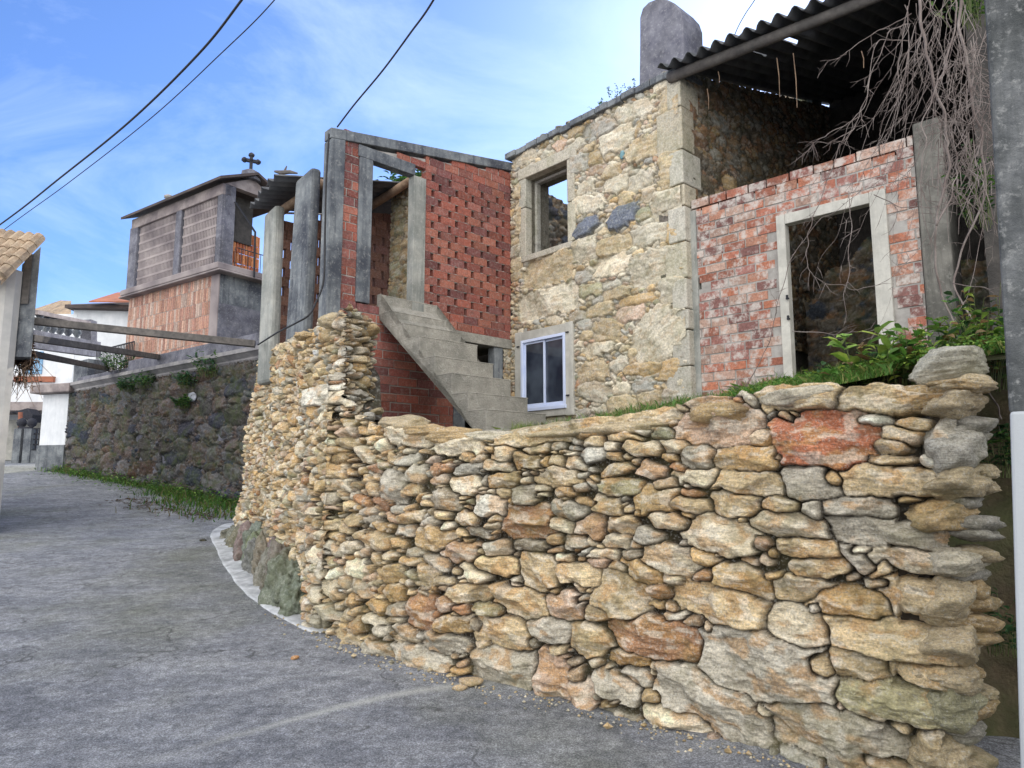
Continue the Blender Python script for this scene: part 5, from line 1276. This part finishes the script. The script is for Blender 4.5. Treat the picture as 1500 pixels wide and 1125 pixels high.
leafy('broadleaf_plant', wp(1215, 566, .35), .24, .22, 26, .07, ['g', 'l', 'y', 'd', 'n'], 'low bright green plant with yellowish leaves under the empty doorway', nl=8)
leafy('broadleaf_plant', wp(1160, 566, .35), .16, .13, 10, .055, ['g', 'l'], 'small low green weed at the foot of the left door jamb', nl=7)
leafy('broadleaf_plant', wp(1385, 548, .75), .36, .70, 70, .075, ['g', 'd', 'l', 'y', 'g', 'n'], 'dense dark and light green bush behind the pale boulder', nl=10)
leafy('broadleaf_plant', wp(1438, 545, .35) + Vector((.1, 0, -.1)), .16, .55, 22, .065, ['d', 'g', 'g', 'y'], 'green shrub in the gap between the pale boulder and the concrete post', nl=10)
leafy('creeping_plant', P(1462, 700, 4.25), .12, .45, 16, .06, ['d', 'd', 'g'], 'dark green creeper hanging in the gap beside the concrete post', nl=9)
leafy('creeping_plant', P(1470, 960, 4.0), .12, .40, 14, .055, ['d', 'd'], 'dark leafy creeper low in the gap between wall end and concrete post', nl=8)
leafy('creeping_plant', P(1450, 330, 5.2), .25, .8, 30, .06, ['d', 'g', 'd'], 'dark green creeper behind the bare vine beside the concrete post', nl=9)
leafy('creeping_plant', P(1425, 30, 5.2), .30, .9, 46, .06, ['d', 'g', 'd', 'l'], 'dark green creeper at the top of the photo where the bare vine hangs down', nl=10)
# plants rooted on the eave of the stone house
for i, (px, py, h_, lb) in enumerate([(875, 158, .22, 'thin scrubby weed on the eave of the stone house, leftmost of its row'), (898, 146, .38, 'scrubby weed on the eave of the stone house, second from the chimney'), (921, 134, .42, 'tallest scrubby weed on the eave, just left of the chimney'), (783, 212, .10, 'tuft of short dry grass near the left end of the stone house eave')]):
    t_, z_ = FAC.hit(px, py); leafy('roof_weed', FAC.pt(t_, -.1, eave(t_) + .04), .16, h_, 9, .035, ['b', 'd', 'g'], lb, 'plant', None, 10, (.10, .09, .08))
# ivy clumps on the retaining wall
IV = [(182, 535, .35, .4, 'round blue green bush growing on the parapet above the mossy wall'), (195, 567, .22, .35, 'small dark ivy clump just under the coping, leftmost of the row'), (222, 562, .30, .35, 'dark ivy clump hanging under the coping in the middle of the mossy wall'), (285, 560, .26, .4, 'dark ivy clump under the coping at right of the mossy wall'), (320, 540, .42, .5, 'large dark ivy bush at the right end of the coping'), (278, 592, .22, .3, 'ivy clump hanging lowest on the mossy wall beside a pale slab')]
for px, py, w_, h_, lb in IV:
    t_, z_ = RT.hit(px, py); leafy('ivy_clump', RT.pt(t_, .15, z_ - h_ * .4), w_ * 1.3, h_ * 1.4, 34, .10, ['b', 'd', 'b', 'g'], lb, 'ivy', 'ivy clumps on the mossy retaining wall', 9)
t_, z_ = RT.hit(286, 581); mb = MB(); vs, fs = rock_mesh(RT.pt(t_, .08, z_), .20, .06, .14, 2.4, 9, 3); mb.add(vs, fs, (.40, .42, .48)); mb.build('pale_slab', M['rock'], retain)
# verge of weeds at the foot of the retaining wall
mb = MB()
for _ in range(5200):
    t = random.uniform(-1.2, tr1 + 1.2)
    if t > 3.6 and random.random() > .35: continue
    o = abs(random.gauss(0, .45)) * (1.4 if t < 2.2 else (.8 if t < 3.6 else .3)) + .02
    p = RT.pt(t, o, 0); g = float(gz(p.x, p.y)) + .02; h = random.uniform(.05, .22) * (1.2 if random.random() < .2 else 1); k = random.uniform(.6, 1.3)
    d = Vector((random.gauss(0, .35), random.gauss(0, .35), 1)); c = random.choices([(.05 * k, .14 * k, .02 * k), (.12 * k, .18 * k, .03 * k), (.20 * k, .17 * k, .08 * k)], [6, 3, 2])[0]
    s_ = Vector((random.uniform(-1, 1), random.uniform(-1, 1), 0)).normalized() * random.uniform(.006, .016)
    q_ = Vector((p.x, p.y, g)); mb.add([q_ - s_, q_ + s_, q_ + d * h * .6 + s_ * .5, q_ + d * h + Vector((random.gauss(0, .03), 0, -.02)), q_ + d * h * .6 - s_ * .5], [(0, 1, 2, 3, 4)], c)
for _ in range(1500):
    t = random.uniform(-1.2, tr1 + .5); o = abs(random.gauss(0, .3)) + .02
    p = RT.pt(t, o, 0); g = float(gz(p.x, p.y)) + random.uniform(.03, .35 * math.exp(-o * 2))
    mb.leaf(Vector((p.x, p.y, g)), rdir(), Vector((0, 0, 1)), random.uniform(.05, .11), random.uniform(.03, .06), leafcol(random.choice('gdgl')))
o = mb.build('grass_verge', M['leaf'], None, tuple(RT.pt(1, .4, 1.0))); tag(o, 'strip of green grass and weeds at the foot of the mossy retaining wall', 'grass', kind='stuff')
mb = MB()
for _ in range(420):
    t = random.uniform(-.8, 3.2); o = random.gauss(1.25, .22); p = RT.pt(t, o, 0); g = float(gz(p.x, p.y)) + .02; k = random.uniform(.5, 1.2)
    mb.leaf(Vector((p.x, p.y, g)), Vector((random.gauss(0, 1), random.gauss(0, 1), .1)), Vector((0, 0, 1)), random.uniform(.04, .09), .04, (.12 * k, .075 * k, .035 * k))
o = mb.build('fallen_leaves', M['leaf'], None, tuple(RT.pt(1, 1.2, 1.0))); tag(o, 'brown fallen leaves along the edge of the grass verge', 'leaves', kind='stuff')
# grass on the terrace
mb = MB()
def blade(p, h, c):
    d = Vector((random.gauss(0, .4), random.gauss(0, .4), 1)).normalized(); s_ = Vector((random.uniform(-1, 1), random.uniform(-1, 1), 0)).normalized() * random.uniform(.0015, .004)
    e = p + d * h + Vector((random.gauss(0, .3) * h, random.gauss(0, .3) * h, -.15 * h))
    mb.add([p - s_, p + s_, p + d * h * .6 + s_ * .7, e, p + d * h * .6 - s_ * .7], [(0, 1, 2, 3, 4)], c)
for _ in range(15000):
    px = random.choice([random.uniform(1000, 1440), random.uniform(840, 1440), random.uniform(1050, 1300)]); s_, _ = wall_hit(px, 590)
    if s_ is None: continue
    bk = abs(random.gauss(.25, .5)) + .12
    x, y, _ = wpt(s_, 2.0, -bk); x, y = float(x), float(y); dens = float(fbm(np.array(x * 3.), np.array(y * 3.), 2, 5))
    if dens < -.12 + .12 * (px < 1000): continue
    z = max(float(tz(x, y)) - .05, float(ztop(s_)) - .05 if bk < .4 else 0); k = random.uniform(.7, 1.4)
    c = (.10 * k, .22 * k, .04 * k) if random.random() < .75 else (.30 * k, .30 * k, .10 * k)
    blade(Vector((x, y, z)), random.uniform(.04, .13), c)
for _ in range(2500):
    px = random.uniform(1030, 1440); s_, _ = wall_hit(px, 590)
    if s_ is None: continue
    bk = abs(random.gauss(.3, .5)) + .15; x, y, _ = wpt(s_, 2.0, -bk); x, y = float(x), float(y)
    z = max(float(tz(x, y)) - .02, float(ztop(s_)) - .04 if bk < .4 else 0)
    mb.leaf(Vector((x, y, z + random.uniform(0, .07))), rdir(), Vector((0, 0, 1)), random.uniform(.02, .05), random.uniform(.012, .025), leafcol(random.choice('ggly')))
for _ in range(9000):
    s_ = random.uniform(S0, 6.5); bk = random.uniform(.3, 4.5); x, y, _ = wpt(s_, 2.0, -bk); x, y = float(x), float(y)
    if x < -1.2 or float(fbm(np.array(x * 2.), np.array(y * 2.), 3, 15)) < -.05: continue
    k = random.uniform(.6, 1.3); c = (.10 * k, .21 * k, .04 * k) if random.random() < .65 else (.26 * k, .25 * k, .10 * k)
    blade(Vector((x, y, float(tz(x, y)) + float(fbm(np.array(x * 2.), np.array(y * 2.), 3, 3)) * .10 - .01)), random.uniform(.05, .16), c)
for _ in range(260):      # tuft at the stair foot
    p = P(766, 632, 7.9); blade(p + Vector((random.gauss(0, .07), random.gauss(0, .1), -.03)), random.uniform(.08, .22), (.22, .28, .08))
o = mb.build('terrace_grass', M['leaf'], None, tuple(wp(1100, 575, .6))); tag(o, 'green grass and clover growing behind the top of the stone wall', 'grass', kind='stuff')

# bare vine
M['concb'] = mat_plain('brown_stained_concrete', (.13, .125, .11), (.22, .21, .185), 5, (.05, .05, .045), 1.4, .8, drip=0.7, spots=(.30, .29, .26), spamt=.4, bstr=.7)
bpy.data.objects['concrete_pier.001'].data.materials[0] = M['concb']
vine = thing('bare_vine', tuple(P(1400, 560, 4.9)), 'leafless vine with many long drooping stems hanging in front of the brick infill', 'vine')
TW = []
def stemp(pts, r0, r1, wob=.02, nm='stem'):
    P3 = catmull([np.array(P(*p)) for p in pts], 9); P3 = P3[[0] + [i for i in range(1, len(P3)) if np.linalg.norm(P3[i] - P3[i - 1]) > 1e-5]]; n = len(P3); mb = MB(); sd_ = random.uniform(0, 99); out = []
    for i, p in enumerate(P3):
        k = wob * min(1, i / 6); out.append(Vector(p) + Vector((mn.noise(Vector((i * .23, sd_, 0))), mn.noise(Vector((i * .23, sd_, 5))), mn.noise(Vector((i * .23, sd_, 9))))) * k * 2)
    mb.tube(out, [r0 + (r1 - r0) * i / (n - 1) for i in range(n)], 5)
    for _ in range(int(n * .35)):
        i = random.randrange(4, n); q0 = out[i]; dd_ = (out[min(i + 1, n - 1)] - out[i - 1]).normalized()
        TW.append((q0, (dd_ + Vector((random.gauss(0, .6), random.gauss(0, .5), random.gauss(-.1, .5)))).normalized(), random.uniform(.04, .16)))
    return mb.build(nm, M['stem'], vine, smooth=True)
TH = [[(1345, -40, 4.6), (1352, 50, 4.6), (1368, 120, 4.6), (1386, 190, 4.6), (1389, 240, 4.6), (1372, 320, 4.6), (1372, 400, 4.65), (1400, 480, 4.6), (1440, 560, 4.4), (1472, 612, 4.2)],
      [(1408, -30, 4.8), (1410, 60, 4.8), (1425, 150, 4.8), (1440, 220, 4.8), (1438, 300, 4.9), (1400, 400, 4.9), (1425, 470, 4.7), (1455, 560, 4.5)],
      [(1382, -30, 4.4), (1400, 20, 4.4), (1380, 110, 4.4), (1355, 170, 4.4), (1352, 230, 4.4), (1350, 300, 4.4), (1368, 370, 4.4)],
      [(1372, 330, 4.5), (1395, 280, 4.5), (1402, 240, 4.5), (1390, 190, 4.4)],
      [(1330, 60, 4.5), (1290, 60, 4.5), (1275, 110, 4.5), (1262, 170, 4.5), (1240, 200, 4.5), (1200, 215, 4.5)],
      [(1330, 35, 4.5), (1300, 50, 4.5), (1283, 90, 4.5), (1262, 160, 4.5), (1245, 185, 4.5), (1238, 212, 4.5)],
      [(1090, 572, 5.2), (1118, 520, 5.1), (1135, 460, 5.0), (1158, 385, 4.9), (1190, 335, 4.8), (1235, 300, 4.7), (1290, 262, 4.6)],
      [(1230, 210, 4.5), (1200, 300, 4.6), (1182, 350, 4.6), (1184, 390, 4.6), (1205, 412, 4.6), (1250, 422, 4.6), (1300, 410, 4.6), (1360, 350, 4.6)],
      [(1243, 280, 4.6), (1246, 350, 4.6), (1240, 420, 4.6), (1236, 480, 4.6)],
      [(1335, 20, 4.7), (1290, 45, 4.7), (1240, 75, 4.7), (1203, 102, 4.7)],
      [(1250, 190, 4.6), (1220, 205, 4.6), (1188, 214, 4.6)], [(1260, 170, 4.6), (1225, 190, 4.6), (1190, 212, 4.6), (1175, 240, 4.6)],
      [(1160, 485, 4.7), (1220, 492, 4.7), (1280, 485, 4.7), (1370, 492, 4.6)], [(1280, 285, 4.6), (1330, 305, 4.6), (1380, 295, 4.6), (1420, 270, 4.6)],
      [(1375, 118, 4.4), (1400, 90, 4.4), (1440, 68, 4.4), (1480, 50, 4.3)], [(1440, 60, 4.4), (1470, 20, 4.4), (1500, -20, 4.4)],
      [(1500, 170, 3.9), (1440, 150, 4.2), (1400, 165, 4.3), (1380, 200, 4.4)],
      [(1436, 240, 4.8), (1441, 330, 4.8), (1420, 420, 4.8), (1395, 470, 4.7)], [(1395, 415, 4.6), (1450, 422, 4.4), (1478, 420, 4.2)]]
for i, t_ in enumerate(TH): stemp(t_, .011 if i < 2 else (.007 if i < 4 else .0032), .005 if i < 2 else .0015, .016)
rgs = random.Random(21)
for i in range(38):
    sx_, sy_ = rgs.uniform(1325, 1425), rgs.uniform(-30, 70); d_ = rgs.uniform(4.2, 5.1)
    L_ = rgs.uniform(.35, 1); ex, ey = sx_ - rgs.uniform(30, 250) * L_, sy_ + rgs.uniform(200, 470) * L_
    if rgs.random() < .35: ex = sx_ + rgs.uniform(-60, 60)
    mx, my = sx_ * .55 + ex * .45 + rgs.uniform(-5, 35), sy_ * .6 + ey * .4 - 10
    mx2, my2 = sx_ * .2 + ex * .8 + rgs.uniform(0, 18), sy_ * .22 + ey * .78
    stemp([(sx_, sy_, d_), (mx, my, d_ - .05), (mx2, my2, d_ - .05), (ex, ey, d_)], rgs.uniform(.0014, .0028), .0007, .02)
# side twigs as one tangle
mb = MB()
for i in range(240):
    px, py = rgs.gauss(1412, 22), rgs.uniform(80, 300); d_ = rgs.uniform(4.6, 5.1); a = P(px, py, d_)
    b_ = a + Vector((rgs.gauss(0, .07), rgs.gauss(0, .05), rgs.gauss(0, .13))); c_ = b_ + Vector((rgs.gauss(0, .06), rgs.gauss(0, .05), rgs.gauss(0, .10)))
    mb.tube([a, b_, c_], [.0035, .003, .0015], 4)
for q0, d0_, l_ in TW:
    q1 = q0 + d0_ * l_ * .5 + Vector((rgs.gauss(0, .01), 0, rgs.gauss(0, .01))); q2 = q1 + (d0_ + Vector((rgs.gauss(0, .4), rgs.gauss(0, .3), rgs.gauss(-.2, .3)))).normalized() * l_ * .5
    mb.tube([q0, q1, q2], [.0018, .0014, .0007], 4)
    if rgs.random() < .5:
        q3 = q1 + Vector((rgs.gauss(0, .03), rgs.gauss(0, .02), rgs.gauss(-.01, .03))); mb.tube([q1, q3], [.0011, .0006], 3)
o = mb.build('twig_tangle', M['stem'], vine); tag(o, kind='stuff')
# dead twigs hanging under the overhanging box at the left
mb = MB(); ml = MB()
for i in range(70):
    a = P(rgs.uniform(24, 48), rgs.uniform(500, 528), 12.7); b_ = a + Vector((rgs.gauss(0, .10), rgs.gauss(0, .1), -rgs.uniform(.1, .7))); c_ = b_ + Vector((rgs.gauss(.02, .12), rgs.gauss(0, .1), -rgs.uniform(0, .4)))
    mb.tube([a, b_, c_], [.008, .006, .003], 4)
    for k in range(7):
        q_ = a.lerp(b_, rgs.random()); ml.leaf(q_, rdir(), Vector((0, 0, 1)), rgs.uniform(.06, .11), .05, (.05, .035, .03) if rgs.random() < .8 else (.16, .10, .07))
t = thing('dead_creeper', tuple(P(34, 520, 12.7)), 'dead brown creeper hanging below the concrete overhang of the roadside building', 'creeper')
mb.build('stem', M['log'], t); ml.build('dead_leaves', M['leaf'], t)

# evergreen behind the annex, seen through the doorway, and trees behind the right hand roof
def tree(x, y, z, H, W, n, kinds, label, leaf=.16):
    t = thing('evergreen_tree', (x, y, z), label, 'tree'); mb = MB(); mt = MB(); limbs = []
    mt.tube([Vector((x, y, z)), Vector((x + .1, y, z + H * .4)), Vector((x, y + .1, z + H * .92))], [.22, .15, .04], 8)
    for i in range(60):
        f = random.uniform(.18, .97); a = random.uniform(0, 6.283); r = W * (1 - f) ** .6 * random.uniform(.5, 1.1) + .2
        b0 = Vector((x, y, z + H * f)); e = b0 + Vector((math.cos(a) * r, math.sin(a) * r, random.uniform(-.2, .5)))
        mt.tube([b0, b0.lerp(e, .5) + Vector((0, 0, .08)), e], [.05, .03, .01], 5); limbs.append((b0, e))
    for i in range(n):
        b0, e = random.choice(limbs); p = b0.lerp(e, random.uniform(.3, 1.05)) + Vector((random.gauss(0, .25), random.gauss(0, .25), random.gauss(0, .22)))
        mb.leaf(p, rdir(-.2), Vector((0, 0, 1)), leaf * random.uniform(.6, 1.4), leaf * .42, leafcol(random.choice(kinds)))
    mt.build('trunk', M['log'], t); mb.build('crown', M['leaf'], t); return t
tree(-2.4, 18.5, 4.2, 5.6, 1.9, 9000, 'ddbg', 'dark evergreen tree behind the porch, glimpsed through the annex doorway', .2)
for o in bpy.data.objects:
    if '_w' in o: del o['_w']
